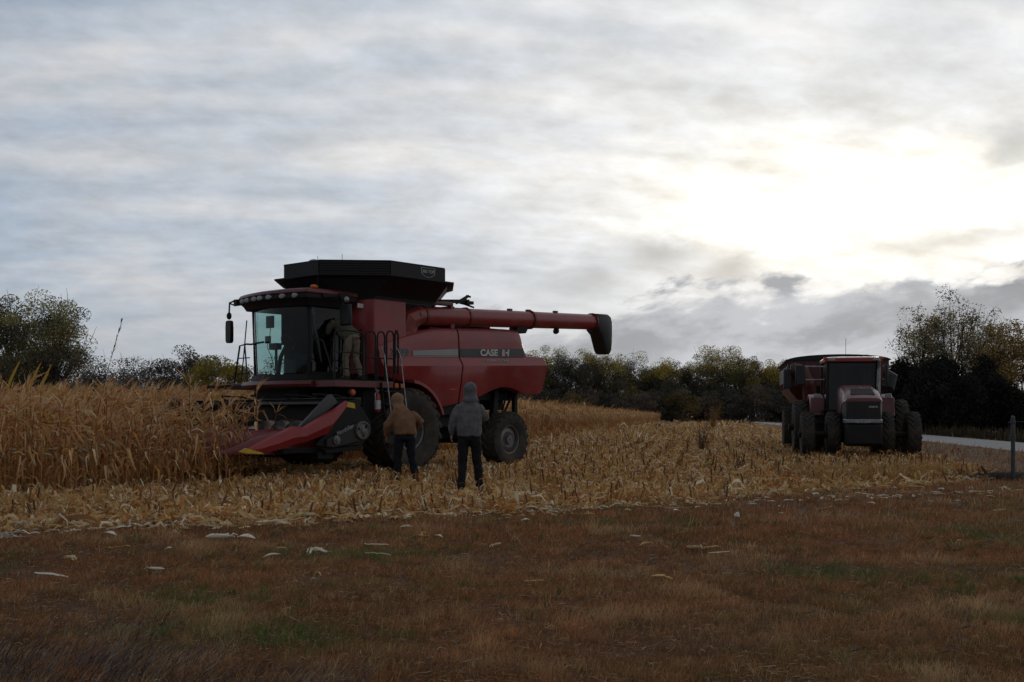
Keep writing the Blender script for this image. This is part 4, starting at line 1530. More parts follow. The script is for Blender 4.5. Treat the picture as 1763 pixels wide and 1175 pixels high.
class VB:
    """arrays of quads with a colour per vertex"""
    def __init__(s):
        s.V, s.C, s.F, s.n = [], [], [], 0

    def put(s, v, f, c):
        s.V.append(np.asarray(v, np.float32))
        s.F.append(np.asarray(f, np.int32) + s.n)
        s.C.append(np.broadcast_to(np.asarray(c, np.float32), (len(v), 3)))
        s.n += len(v)

    def strip(s, P, Wv, c):
        """centre line P (k,3) and half-width vectors (k,3)"""
        P, Wv = np.asarray(P), np.asarray(Wv)
        k = len(P)
        v = np.empty((2 * k, 3))
        v[0::2], v[1::2] = P - Wv, P + Wv
        i = np.arange(k - 1) * 2
        s.put(v, np.stack([i, i + 1, i + 3, i + 2], 1), c)

    def tube(s, P, r, c, n=4):
        P = np.asarray(P, float)
        k = len(P)
        r = np.broadcast_to(r, (k,))
        d = np.gradient(P, axis=0)
        d /= np.linalg.norm(d, axis=1)[:, None] + 1e-9
        ref = np.where(np.abs(d[:, 2:3]) < .9, [[0, 0, 1.]], [[1., 0, 0]])
        e = np.cross(d, ref)
        e /= np.linalg.norm(e, axis=1)[:, None] + 1e-9
        g = np.cross(d, e)
        a = np.arange(n) * 2 * PI / n
        v = P[:, None] + (e[:, None] * np.cos(a)[None, :, None] + g[:, None] * np.sin(a)[None, :, None]) * r[:, None, None]
        i, j = np.meshgrid(np.arange(k - 1), np.arange(n), indexing='ij')
        j2 = (j + 1) % n
        s.put(v.reshape(-1, 3), np.stack([i * n + j, i * n + j2, (i + 1) * n + j2, (i + 1) * n + j], 2).reshape(-1, 4), c)

    def arrays(s):
        return np.concatenate(s.V), np.concatenate(s.F), np.concatenate(s.C)


def mesh_np(name, v, f, c, mat):
    me = bpy.data.meshes.new(name)
    me.vertices.add(len(v))
    me.vertices.foreach_set('co', np.ascontiguousarray(v, np.float32).ravel())
    n = f.shape[1]
    me.loops.add(f.size)
    me.loops.foreach_set('vertex_index', np.ascontiguousarray(f, np.int32).ravel())
    me.polygons.add(len(f))
    me.polygons.foreach_set('loop_start', np.arange(len(f), dtype=np.int32) * n)
    if c is not None:
        a = me.color_attributes.new('Col', 'FLOAT_COLOR', 'POINT')
        c4 = np.ones((len(v), 4), np.float32)
        c4[:, :3] = c
        a.data.foreach_set('color', c4.ravel())
    me.materials.append(mat)
    me.update(calc_edges=True)
    return me


def link_np(name, v, f, c, mat, parent=None):
    o = bpy.data.objects.new(name, mesh_np(name, v, f, c, mat))
    COL.objects.link(o)
    if parent is not None:
        o.parent = parent
    return o


rng = np.random.default_rng(11)
PAL = np.array([(.62, .35, .155), (.54, .26, .10), (.39, .165, .06), (.74, .55, .32), (.62, .37, .12), (.52, .30, .155)])


def leaf_path(rg, base, az, L, up, droop, wind, k=6):
    """a leaf that leaves the stalk at angle `up`, bends over and hangs"""
    t = np.linspace(0, 1, k)
    ang = up - (up + PI / 2 * droop) * np.clip(t * 2.4, 0, 1) ** .9 + rg.normal(0, .22, k)
    st = L / (k - 1)
    dr = np.cos(ang) * st
    dzz = np.sin(ang) * st
    r = np.concatenate([[0], np.cumsum(dr[:-1])])
    z = np.concatenate([[0], np.cumsum(dzz[:-1])])
    az_ = az + t * rg.normal(0, .5)
    P = np.stack([base[0] + r * np.cos(az_) + wind * t ** 2 * L, base[1] + r * np.sin(az_), base[2] + z], 1)
    return P, t, az_


def corn_proto(rg, H=2.25, nl=11, k=6, simple=False):
    vb, ear = VB(), VB()
    lean = rg.normal(.06, .06)
    wig = rg.normal(0, .02, 2)
    def sx(z):
        return np.stack([lean * (z / H) ** 2 + wig[0] * np.sin(z * 3), wig[1] * np.sin(z * 2.4), z], -1)
    zz = np.linspace(0, H * .88, 3 if simple else 6)
    sc = PAL[rg.integers(0, 3)] * rg.uniform(.7, 1.1)
    vb.tube(sx(zz), np.linspace(.015, .007, len(zz)), sc, 3 if simple else 4)
    pz = rg.uniform(0, PI)
    for i in range(nl):
        u = (i + rg.uniform(-.3, .3) + .5) / nl
        h = H * (.10 + .76 * u)
        az_ = pz + (i % 2) * PI + rg.normal(0, .6)
        L = rg.uniform(.42, .85) * (1 - .35 * max(0, u - .6) / .4)
        upper = u > .72
        P, t, a = leaf_path(rg, sx(np.array(h)), az_, L, rg.uniform(.6, 1.35), rg.uniform(.80, 1.0) if not (upper and rg.random() < .65) else rg.uniform(-.5, .3), .34 * u ** 2, k)
        wd = rg.uniform(.014, .033) * (1 - t ** 2.5 * .85) * (.55 + .45 * np.clip(t * 5, 0, 1))
        tw = rg.uniform(-1, 1) * t * 2.0 + rg.normal(0, .4)
        Wv = np.stack([-np.sin(a) * np.cos(tw), np.cos(a) * np.cos(tw), np.sin(tw)], 1) * wd[:, None]
        j = rg.choice(len(PAL), p=[.30, .24, .16 if u < .5 else .06, .12 if u < .5 else .20, .08, .10 if u < .5 else .12])
        vb.strip(P, Wv, PAL[j] * rg.uniform(.72, 1.12))
    top = sx(np.array(H * .86))
    for i in range(3 if simple else 6):
        L = rg.uniform(.20, .40)
        t = np.linspace(0, 1, 3)
        a = rg.uniform(0, 2 * PI)
        sp = rg.uniform(.02, .13)
        P = np.stack([top[0] + np.cos(a) * sp * t + .16 * t ** 1.5 + .02, top[1] + np.sin(a) * sp * t, top[2] + L * t * (1 - .2 * t)], 1)
        Wv = np.array([[.004, .0015, 0], [.005, .002, 0], [.0015, 0, 0]]) * rg.uniform(.8, 1.5)
        vb.strip(P, Wv, PAL[rg.choice([0, 3, 5])] * rg.uniform(.8, 1.1))
    # the ear in its pale husk, hanging at the side
    h = H * rg.uniform(.36, .48)
    b = sx(np.array(h))
    a = rg.uniform(0, 2 * PI)
    dn = rg.uniform(-1.3, .4)
    t = np.linspace(0, 1, 6)
    P = b + np.stack([np.cos(a) * (.02 + .22 * t * math.cos(dn)), np.sin(a) * (.02 + .22 * t * math.cos(dn)), .22 * t * math.sin(dn)], 1)
    ear.tube(P, np.array([.010, .026, .032, .030, .020, .003]), np.array((.50, .40, .26)) * rg.uniform(.7, 1.15), 6)
    return vb.arrays(), ear.arrays()


def scatter(protos, px, py, rz, sc, tint, tilt=None):
    """copies of proto arrays merged into one set of arrays"""
    Vs, Fs, Cs, n = [], [], [], 0
    idx = rng.integers(0, len(protos), len(px))
    for p in range(len(protos)):
        q = np.nonzero(idx == p)[0]
        if not len(q):
            continue
        v, f, c = protos[p]
        ca, sa_ = np.cos(rz[q])[:, None], np.sin(rz[q])[:, None]
        x = v[None, :, 0] * ca - v[None, :, 1] * sa_
        y = v[None, :, 0] * sa_ + v[None, :, 1] * ca
        z = np.repeat(v[None, :, 2], len(q), 0)
        s = sc[q][:, None]
        if tilt is not None:
            x = x + z * tilt[q][:, :1]
            y = y + z * tilt[q][:, 1:]
        V = np.stack([x * s + px[q][:, None], y * s + py[q][:, None], z * s], 2).reshape(-1, 3)
        F = (f[None] + (np.arange(len(q)) * len(v))[:, None, None] + n).reshape(-1, f.shape[1])
        C = (c[None] * tint[q][:, None, :]).reshape(-1, 3)
        Vs.append(V.astype(np.float32))
        Fs.append(F.astype(np.int32))
        Cs.append(C.astype(np.float32))
        n += len(V)
    return np.concatenate(Vs), np.concatenate(Fs), np.concatenate(Cs)


# ------------------------------------------------------------------ standing corn
ct, st_ = math.cos(-PI + TH), math.sin(-PI + TH)
def w2loc(x, y):
    a, b = x + 3.87, y - 27.1
    return a * ct + b * st_, -a * st_ + b * ct
def edge_a(y):
    return .6 + (y - 57) * .172
def in_corn(x, y):
    lx, ly = w2loc(x, y)
    ok = (ly < -3.15) | ((lx > 3.4) & (ly < 2.85))
    return ok & (x < edge_a(y)) & (y < 252)
# planting rows run along the combine's own heading
lx, ly = [], []
for r in range(-80, 8):
    yl = r * .762 + .381
    n = 260
    xl = -30 + np.arange(n) * .175
    lx.append(xl + rng.normal(0, .04, n))
    ly.append(np.full(n, yl) + rng.normal(0, .045, n))
lx, ly = np.concatenate(lx), np.concatenate(ly)
wx = -3.87 + lx * ct - ly * st_
wy = 27.1 + lx * st_ + ly * ct
ok = in_corn(wx, wy) & (wy > 6) & (np.abs(wx) < wy * .52 + 2.5) & (wy < 62)
lx2, ly2 = lx[ok], ly[ok]
wx, wy = wx[ok], wy[ok]
deep = np.where(lx2 > 3.4, 3.0 - ly2, -3.15 - ly2)
near = (deep < 13) | (edge_a(wy) - wx < 7)
gate = (lx2 > 3.4) & (ly2 > -3.15)
thin = near & (~gate | (lx2 > 7.5) | (rng.random(len(wx)) < np.where(lx2 < 4.4, .88, .97))) & ((deep < 7) | (rng.random(len(wx)) < .75) | (edge_a(wy) - wx < 4))
wx, wy, deep = wx[thin], wy[thin], deep[thin]
# the strip the header is about to take is wind-broken: lower, with a few full-height stalks
strip = (lx2[thin] > 3.4) & (ly2[thin] > -3.15)
HS = np.where(strip & (rng.random(len(wx)) < .90), rng.uniform(.62, .88, len(wx)), rng.uniform(.86, 1.10, len(wx)))
HS = np.where(strip & (lx2[thin] > 9), np.maximum(HS, rng.uniform(.70, .95, len(wx))), HS)
protos = [corn_proto(rng, rng.uniform(1.95, 2.2), int(rng.integers(12, 16))) for _ in range(18)]
order = np.argsort(np.hypot(wx, wy) + deep * .8 + (np.abs(wx) > wy * .475) * 100)
ind, rest = order[:300], order[300:]
pm = [mesh_np('corn_stalk', *a, M_CORN) for a, e in protos]
em = [mesh_np('ear', *e, M_CORN) for a, e in protos]
for i in ind:
    k = int(rng.integers(0, len(pm)))
    o = bpy.data.objects.new('corn_stalk', pm[k])
    COL.objects.link(o)
    o.location = (wx[i], wy[i], 0)
    o.rotation_euler = (rng.normal(0, .05), rng.normal(.02, .06), rng.normal(0, .45))
    s = HS[i]
    o.scale = (.5 + .5 * s, .5 + .5 * s, s)
    tag(o, 'dry tan corn stalk with drooping leaves at the near edge of the uncut corn', 'corn stalk', 'corn stalks along the near edge of the uncut corn')
    if rng.random() < .8:
        e = bpy.data.objects.new('ear', em[k])
        COL.objects.link(e)
        e.parent = o
n = len(rest)
tint = rng.uniform(.80, 1.15, (n, 1)) * np.stack([np.ones(n), rng.uniform(.92, 1.04, n), rng.uniform(.85, 1.05, n)], 1)
both = []
for a, e in protos:
    both.append((np.concatenate([a[0], e[0]]), np.concatenate([a[1], e[1] + len(a[0])]), np.concatenate([a[2], e[2]])))
v, f, c = scatter(both, wx[rest], wy[rest], rng.normal(0, .45, n), HS[rest], tint, rng.normal(0, .07, (n, 2)) + [.03, 0])
tag(link_np('standing_corn', v, f, c, M_CORN), 'mass of uncut dry tan corn standing behind the front stalks', 'corn field', kind='stuff')
# the long far edge of the corn, thinner with distance
lo = [corn_proto(rng, rng.uniform(1.95, 2.25), 8, 4, True)[0] for _ in range(12)]
dd = np.exp(rng.uniform(math.log(57), math.log(252), 5200))
off = rng.exponential(2.2, len(dd))
far_x, far_y = edge_a(dd) - off * (1 + (dd - 57) / 120), dd
v, f, c = scatter(lo, far_x, far_y, rng.normal(0, .6, len(dd)), rng.normal(.98, .10, len(dd)), rng.uniform(.8, 1.15, (len(dd), 1)) * np.ones((1, 3)), rng.normal(0, .07, (len(dd), 2)) + [.05, 0])
tag(link_np('distant_corn', v, f, c, M_CORN), 'long far edge of uncut corn running back to the wood', 'corn field', kind='stuff')

# ------------------------------------------------------------------ stubble and chaff on the cut ground
def cut_ground(x, y):
    return inside(FIELD, x, y) & ~in_corn(x, y)
RPAL = np.array([(.62, .375, .16), (.68, .48, .24), (.80, .68, .48), (.52, .23, .085), (.58, .40, .13), (.36, .18, .08), (.24, .14, .085)])
def litter(n, d0, d1, lmin, lmax, wmin, wmax, rise, k=5, fn=cut_ground, power=1.0, pal=RPAL, prob=(.25, .20, .13, .16, .05, .12, .09), dense=None):
    d = d0 * (d1 / d0) ** rng.random(n)
    x = rng.uniform(-.56, .56, n) * d
    ok_ = fn(x, d)
    if dense is not None:
        ok_ &= rng.random(n) < dense(x, d)
    x, d = x[ok_], d[ok_]
    n = len(x)
    L = rng.uniform(lmin, lmax, n)
    w = rng.uniform(wmin, wmax, n)
    a = rng.uniform(0, 2 * PI, n)
    t = np.linspace(0, 1, k)
    bend = rng.normal(0, .6, n)
    aa = a[:, None] + bend[:, None] * (t[None] - .5) + rng.normal(0, .30, (n, k))
    X = x[:, None] + np.cumsum(np.cos(aa), 1) * (L / k)[:, None]
    Y = d[:, None] + np.cumsum(np.sin(aa), 1) * (L / k)[:, None]
    hgt = np.minimum(np.abs(rng.normal(0, rise, n)), 1.5 * rise)
    mode = rng.random(n)
    kn = rng.normal(0, .35, (n, k))
    arch = np.clip(np.sin(t * PI)[None] * (mode < .35)[:, None] + (t[None] ** 1.2) * (mode >= .35)[:, None] + kn * (t[None] > .1), 0, 1.4)
    Z = .012 + rng.uniform(0, rise * .5, n)[:, None] + arch * hgt[:, None]
    tw = rng.uniform(-1.2, 1.2, n)[:, None] + rng.normal(0, 1.0, n)[:, None] * t[None]
    prof = w[:, None] * (1 - np.abs(2 * t - .8) ** 2.2 * .42)[None]
    wx_, wy_, wz_ = -np.sin(aa) * np.cos(tw) * prof, np.cos(aa) * np.cos(tw) * prof, np.sin(tw) * prof
    V = np.empty((n, k, 2, 3), np.float32)
    for s, sg in ((0, -1), (1, 1)):
        V[:, :, s, 0], V[:, :, s, 1], V[:, :, s, 2] = X + sg * wx_, Y + sg * wy_, np.maximum(Z + sg * wz_, .006)
    base = np.arange(n)[:, None] * 2 * k + np.arange(k - 1)[None] * 2
    F = np.stack([base, base + 1, base + 3, base + 2], 2).reshape(-1, 4)
    ci = rng.choice(len(pal), n, p=np.array(prob) / sum(prob))
    Cc = pal[ci] * rng.uniform(.72, 1.15, (n, 1))
    C = np.repeat(Cc, 2 * k, 0)
    return V.reshape(-1, 3), F, C


def merge(*L):
    Vs, Fs, Cs, n = [], [], [], 0
    for v, f, c in L:
        Vs.append(v)
        Fs.append(f + n)
        Cs.append(c)
        n += len(v)
    return np.concatenate(Vs), np.concatenate(Fs), np.concatenate(Cs)
def cut_soft(x, y):
    k = len(x)
    j = np.abs(rng.normal(0, .28, k)) * (.3 + 1.4 * fbm(x * 1.3, y * 1.3))
    return cut_ground(x, y + j)
patch = lambda x, y: np.clip(1.9 * fbm(x * .6 + 3, y * .6) - .25, .12, 1)
v, f, c = merge(litter(90000, 12.0, 26, .06, .34, .005, .017, .03, dense=patch, fn=cut_soft), litter(22000, 12.3, 30, .20, .60, .006, .017, .10, 6, dense=patch), litter(5000, 12.2, 24, .25, .65, .014, .034, .10, 7, dense=patch, prob=(.3, .25, .15, .2, .05, .05, .0)), litter(15000, 12.0, 24, .08, .26, .010, .026, .035, 5, fn=cut_soft, prob=(.20, .28, .30, .12, .05, .05, .0)), litter(5000, 12.0, 19, .25, .75, .010, .024, .05, 7, fn=cut_soft, prob=(.25, .3, .38, .05, .02, .0, .0)), litter(16000, 13.0, 34, .18, .55, .012, .030, .05, 6, dense=patch, prob=(.34, .20, .06, .26, .05, .09, .0)),
                litter(42000, 24, 55, .15, .55, .009, .026, .09, 5), litter(22000, 50, 120, .3, .9, .015, .04, .26, 4), litter(6000, 110, 258, .8, 2.0, .04, .12, .35, 4))
tag(link_np('corn_chaff', v, f, c, M_CORN), 'pale husks and broken leaves strewn thickly over the cut ground', 'corn litter', kind='stuff')

def stub_proto(rg):
    vb = VB()
    H = rg.uniform(.12, .32)
    t = np.linspace(0, 1, 4)
    l2 = rg.normal(0, .10, 2)
    P = np.stack([l2[0] * t * H, l2[1] * t * H, H * t], 1)
    sc = RPAL[rg.choice([3, 5, 6, 6])] * rg.uniform(.45, .9)
    vb.tube(P, np.linspace(.016, .013, 4), sc, 5)
    for i in range(int(rg.integers(0, 3))):
        P, t, a = leaf_path(rg, P[rg.integers(1, 3)] if i == 0 else np.array([0, 0, H * rg.uniform(.2, .95)]), rg.uniform(0, 2 * PI), rg.uniform(.15, .45), rg.uniform(.2, 1.2), rg.uniform(.4, 1), .15, 5)
        wd = rg.uniform(.008, .022) * (1 - t ** 2 * .8)
        tw = rg.normal(0, .7)
        vb.strip(P, np.stack([-np.sin(a) * math.cos(tw), np.cos(a) * math.cos(tw), np.full(5, math.sin(tw))], 1) * wd[:, None], RPAL[rg.integers(0, 5)] * rg.uniform(.7, 1.1))
    return vb.arrays()
sprotos = [stub_proto(rng) for _ in range(16)]
# headland rows run along the verge; the rest follow the road
hx, hy = [], []
u = np.array([.856, .517])
nrm = np.array([-.517, .856])
for r in range(0, 10):
    q = np.arange(-16, 22, .21) + rng.normal(0, .05, len(np.arange(-16, 22, .21)))
    p = np.array([0, 15.45]) + q[:, None] * u + (r * .762 + .12) * nrm + rng.normal(0, .04, (len(q), 2))
    hx.append(p[:, 0])
    hy.append(p[:, 1])
for r in range(-60, 40):
    q = np.arange(16, 110, .24)
    p = np.stack([r * .77 + (q - 30) * .172, q], 1) + rng.normal(0, .04, (len(q), 2))
    p = p[p[:, 1] > 22.5 + p[:, 0] * .55]
    hx.append(p[:, 0])
    hy.append(p[:, 1])
hx, hy = np.concatenate(hx), np.concatenate(hy)
lx3, ly3 = w2loc(hx, hy)
ok = cut_ground(hx, hy) & (np.abs(hx) < hy * .49) & (rng.random(len(hx)) < np.where(hy - .604 * hx < 15.9, .62, np.where(hy < 26, .36, .5 * 26 / hy))) & ~((lx3 > -5.5) & (lx3 < 3.0) & (np.abs(ly3) < 2.3))
hx, hy = hx[ok], hy[ok]
order = np.argsort(np.hypot(hx, hy))
sm = [mesh_np('corn_stub', *a, M_CORN) for a in sprotos]
for i in order[:300]:
    o = bpy.data.objects.new('corn_stub', sm[int(rng.integers(0, len(sm)))])
    COL.objects.link(o)
    o.location = (hx[i], hy[i], .03)
    o.rotation_euler = (rng.normal(0, .20), rng.normal(0, .20), rng.uniform(0, 6.28))
    s = rng.uniform(.75, 1.1)
    o.scale = (s, s, s)
    tag(o, 'short cut corn stub standing in the front rows of pale litter', 'corn stub', 'cut corn stubs in the front rows')
q = order[300:]
v, f, c = scatter(sprotos, hx[q], hy[q], rng.uniform(0, 6.28, len(q)), rng.uniform(.8, 1.25, len(q)), rng.uniform(.7, 1.1, (len(q), 1)) * np.ones((1, 3)))
tag(link_np('corn_stubble', v, f, c, M_CORN), 'cut corn stubs and torn leaves over the rest of the harvested ground', 'stubble', kind='stuff')

# uncut knee-high tufts: before the header and round the tractor's front wheels
def tuft_proto(rg, H):
    vb = VB()
    for i in range(9):
        a = rg.uniform(0, 2 * PI)
        L = H * rg.uniform(.5, 1.15)
        P, t, az_ = leaf_path(rg, np.array([rg.normal(0, .08), rg.normal(0, .08), 0]), a, L, rg.uniform(1.0, 1.5), rg.uniform(-.6, .2), .12, 5)
        wd = rg.uniform(.005, .012) * (1 - t ** 2 * .85)
        tw = rg.normal(0, .6)
        vb.strip(P, np.stack([-np.sin(az_) * math.cos(tw), np.cos(az_) * math.cos(tw), np.full(5, math.sin(tw))], 1) * wd[:, None], RPAL[rg.choice([0, 1, 3, 4, 5])] * rg.uniform(.65, 1.05))
    return vb.arrays()
tp = [tuft_proto(rng, .55) for _ in range(10)]
tx = np.concatenate([rng.uniform(4.5, 10.3, 700), rng.uniform(6, 10.6, 900), rng.uniform(-5.5, 6, 900), rng.uniform(-11, -3.5, 420)])
ty = np.concatenate([rng.uniform(20.5, 33, 700), rng.uniform(22, 26.5, 900), rng.uniform(17.5, 24.5, 900), rng.uniform(14.5, 21.5, 420)])
ok = cut_ground(tx, ty) & cut_ground(tx, ty - .9) & ~((ty > 29) & (tx > 7)) & (np.hypot(tx + .75, ty - 19.0) > .55) & (np.hypot(tx + 2.13, ty - 21.4) > .45)
ok &= (tx > 6) | (rng.random(len(tx)) < np.clip((ty - (15.4 + tx * .56)) / 5, .0, .8))
tx, ty = tx[ok], ty[ok]
n = len(tx)
v, f, c = scatter(tp, tx, ty, rng.uniform(0, 6.28, n), rng.uniform(.35, 1.0, n) * np.where((tx > 6) & (ty < 25), 1.05, .60), rng.uniform(.75, 1.1, (n, 1)) * np.ones((1, 3)))
tag(link_np('broken_stalks', v, f, c, M_CORN), 'knee-high bent and broken corn stalks left in the cut ground', 'corn litter', kind='stuff')

# ------------------------------------------------------------------ husks lying on the verge, each its own thing
def husk_proto(rg, kind):
    vb = VB()
    pale = np.array([(.80, .73, .58), (.74, .60, .37), (.82, .77, .66), (.68, .48, .19)][rg.integers(0, 4)])
    if kind == 0:      # a single curled husk, boat shaped
        t = np.linspace(0, 1, 7)
        L = rg.uniform(.16, .30)
        for s in (-1, 1):
            P = np.stack([(t - .5) * L, s * .016 * np.sin(t * PI), .02 + .02 * np.sin(t * PI)], 1)
            vb.strip(P, np.stack([t * 0, .018 * np.sin(t * PI * .9 + .25), s * .012 * np.sin(t * PI)], 1), pale * rg.uniform(.85, 1.1))
    elif kind == 1:    # a cob still in its husk
        t = np.linspace(0, 1, 8)
        P = np.stack([(t - .5) * .24, .01 * np.sin(t * 5), np.full(8, .032)], 1)
        vb.tube(P, np.array([.006, .016, .023, .024, .025, .020, .011, .003]) * rg.uniform(.8, 1.05), pale, 8)
        for i in range(3):
            s0 = rg.uniform(-.02, .02)
            Q = P[1:7] + np.stack([rg.normal(0, .006, 6), s0 + np.linspace(0, rg.normal(0, .03), 6), np.full(6, .012)], 1)
            vb.strip(Q, np.stack([np.zeros(6), np.full(6, .012), rg.normal(0, .008, 6)], 1), pale * rg.uniform(.7, 1.1))
        for i in range(3):
            Q, t2, a = leaf_path(rg, P[6], rg.normal(0, .5), .16, rg.uniform(.1, .8), .8, 0, 5)
            Q[:, 2] = np.maximum(Q[:, 2], .01)
            vb.strip(Q, np.stack([-np.sin(a), np.cos(a), t2 * 0], 1) * (.014 * (1 - t2 ** 2 * .8))[:, None], pale * .9)
    elif kind == 2:    # a spread fan of leaves
        for i in range(rg.integers(4, 7)):
            Q, t2, a = leaf_path(rg, np.array([0, 0, .015]), rg.uniform(0, 2 * PI), rg.uniform(.15, .34), rg.uniform(.2, .9), rg.uniform(.5, .95), .05, 6)
            Q[:, 2] = np.maximum(Q[:, 2], .012)
            vb.strip(Q, np.stack([-np.sin(a), np.cos(a), t2 * 0 + .3], 1) * (.017 * (1 - t2 ** 2 * .85))[:, None], pale * rg.uniform(.75, 1.1))
    else:              # a long flat leaf
        t = np.linspace(0, 1, 7)
        P = np.stack([(t - .5) * rg.uniform(.25, .45), .05 * np.sin(t * rg.uniform(2, 5)) + rg.normal(0, .008, 7), .012 + .02 * rg.random(7)], 1)
        vb.strip(P, np.stack([t * 0, .018 * np.sin(t * PI * .9 + .2), t * 0 + .006], 1), pale * .95)
    return vb.arrays()
kinds = [('corn_husk', 'pale curled corn husk lying on the brown grass verge', 'corn husk', 'curled husks on the verge'),
         ('corn_cob', 'whole corn cob in its pale husk lying on the brown grass verge', 'corn cob', 'husked cobs on the verge'),
         ('husk_fan', 'spread tuft of pale torn corn leaves on the brown grass verge', 'corn leaves', 'leaf tufts on the verge'),
         ('corn_leaf', 'single long dry corn leaf flat on the brown grass verge', 'corn leaf', 'single leaves on the verge')]
hm = [[mesh_np(kinds[k][0], *husk_proto(rng, k), M_CORN) for _ in range(5)] for k in range(4)]
seen = [(15, 935, 2, 2.2), (20, 925, 3, 1), (60, 926, 0, 1), (110, 925, 0, 1), (190, 928, 0, 1.3), (205, 949, 3, 1), (120, 971, 1, 1.1), (88, 1000, 3, 1), (295, 924, 2, 1), (378, 935, 1, 1.8), (425, 934, 0, 1.4), (268, 990, 1, .9), (290, 953, 0, .8), (468, 966, 0, 1),
        (540, 956, 2, 1.5), (485, 952, 0, .7), (648, 945, 3, .9), (700, 916, 0, 1.4), (725, 930, 2, 1.0), (755, 931, 0, .9), (855, 946, 1, .8), (650, 962, 3, .9), (550, 997, 3, .6), (905, 902, 0, .9), (970, 886, 2, 1.0), (950, 892, 3, 1), (1080, 885, 0, 1), (1165, 886, 0, 1.1), (1180, 880, 3, 1), (1095, 931, 1, .7), (1113, 945, 0, 1.0), (1195, 952, 1, 1.0), (1226, 950, 3, .8), (1238, 960, 3, .8),
        (1270, 893, 2, 1.4), (1140, 1005, 0, 1.0), (918, 1010, 3, .8), (1320, 862, 2, 1.0), (1400, 856, 2, 1.3), (1500, 873, 0, 1.2), (1540, 860, 2, 1.0), (1560, 853, 0, 1), (1620, 848, 0, 1.4), (1640, 834, 3, 1.2), (1675, 846, 2, 1.2), (1725, 845, 2, 1.3), (1705, 860, 0, .9), (1650, 868, 0, .8), (1720, 884, 3, .8), (1603, 869, 0, .8), (1590, 881, 3, .8), (1652, 938, 0, .5), (1345, 890, 0, .7), (1420, 880, 3, .9), (1460, 862, 0, 1), (1485, 855, 3, 1), (1580, 843, 3, 1.2), (1530, 838, 0, 1.2)]
for (px, py, k, s) in seen:
    D_ = EYE * 1900 / (py - 717)
    o = bpy.data.objects.new(kinds[k][0], hm[k][int(rng.integers(0, 5))])
    COL.objects.link(o)
    o.location = ((px - 881.5) / 1900 * D_, D_, .035)
    o.rotation_euler = (rng.normal(0, .15), rng.normal(0, .1), rng.choice([0, PI]) + rng.normal(0, .5))
    s *= .66
    o.scale = (s, s, s)
    tag(o, kinds[k][1], kinds[k][2], kinds[k][3])
for q in range(190):
    px = rng.uniform(0, 1763)
    D_ = (15.2 + (px - 881.5) / 1900 * 15.2 * .60) - abs(rng.normal(0, .55)) - .05
    if px < 850:
        D_ = 12.9 + (px / 850) * 2.1 - abs(rng.normal(0, .4))
    x = (px - 881.5) / 1900 * D_
    if inside(FIELD, np.array([x]), np.array([D_]))[0]:
        continue
    k = int(rng.choice([0, 0, 1, 2, 3]))
    o = bpy.data.objects.new(kinds[k][0], hm[k][int(rng.integers(0, 5))])
    COL.objects.link(o)
    o.location = (x, D_, .03)
    o.rotation_euler = (rng.normal(0, .1), 0, rng.uniform(0, 6.28))
    s = rng.uniform(.25, .7)
    o.scale = (s, s, s)
    tag(o, kinds[k][1], kinds[k][2], kinds[k][3])

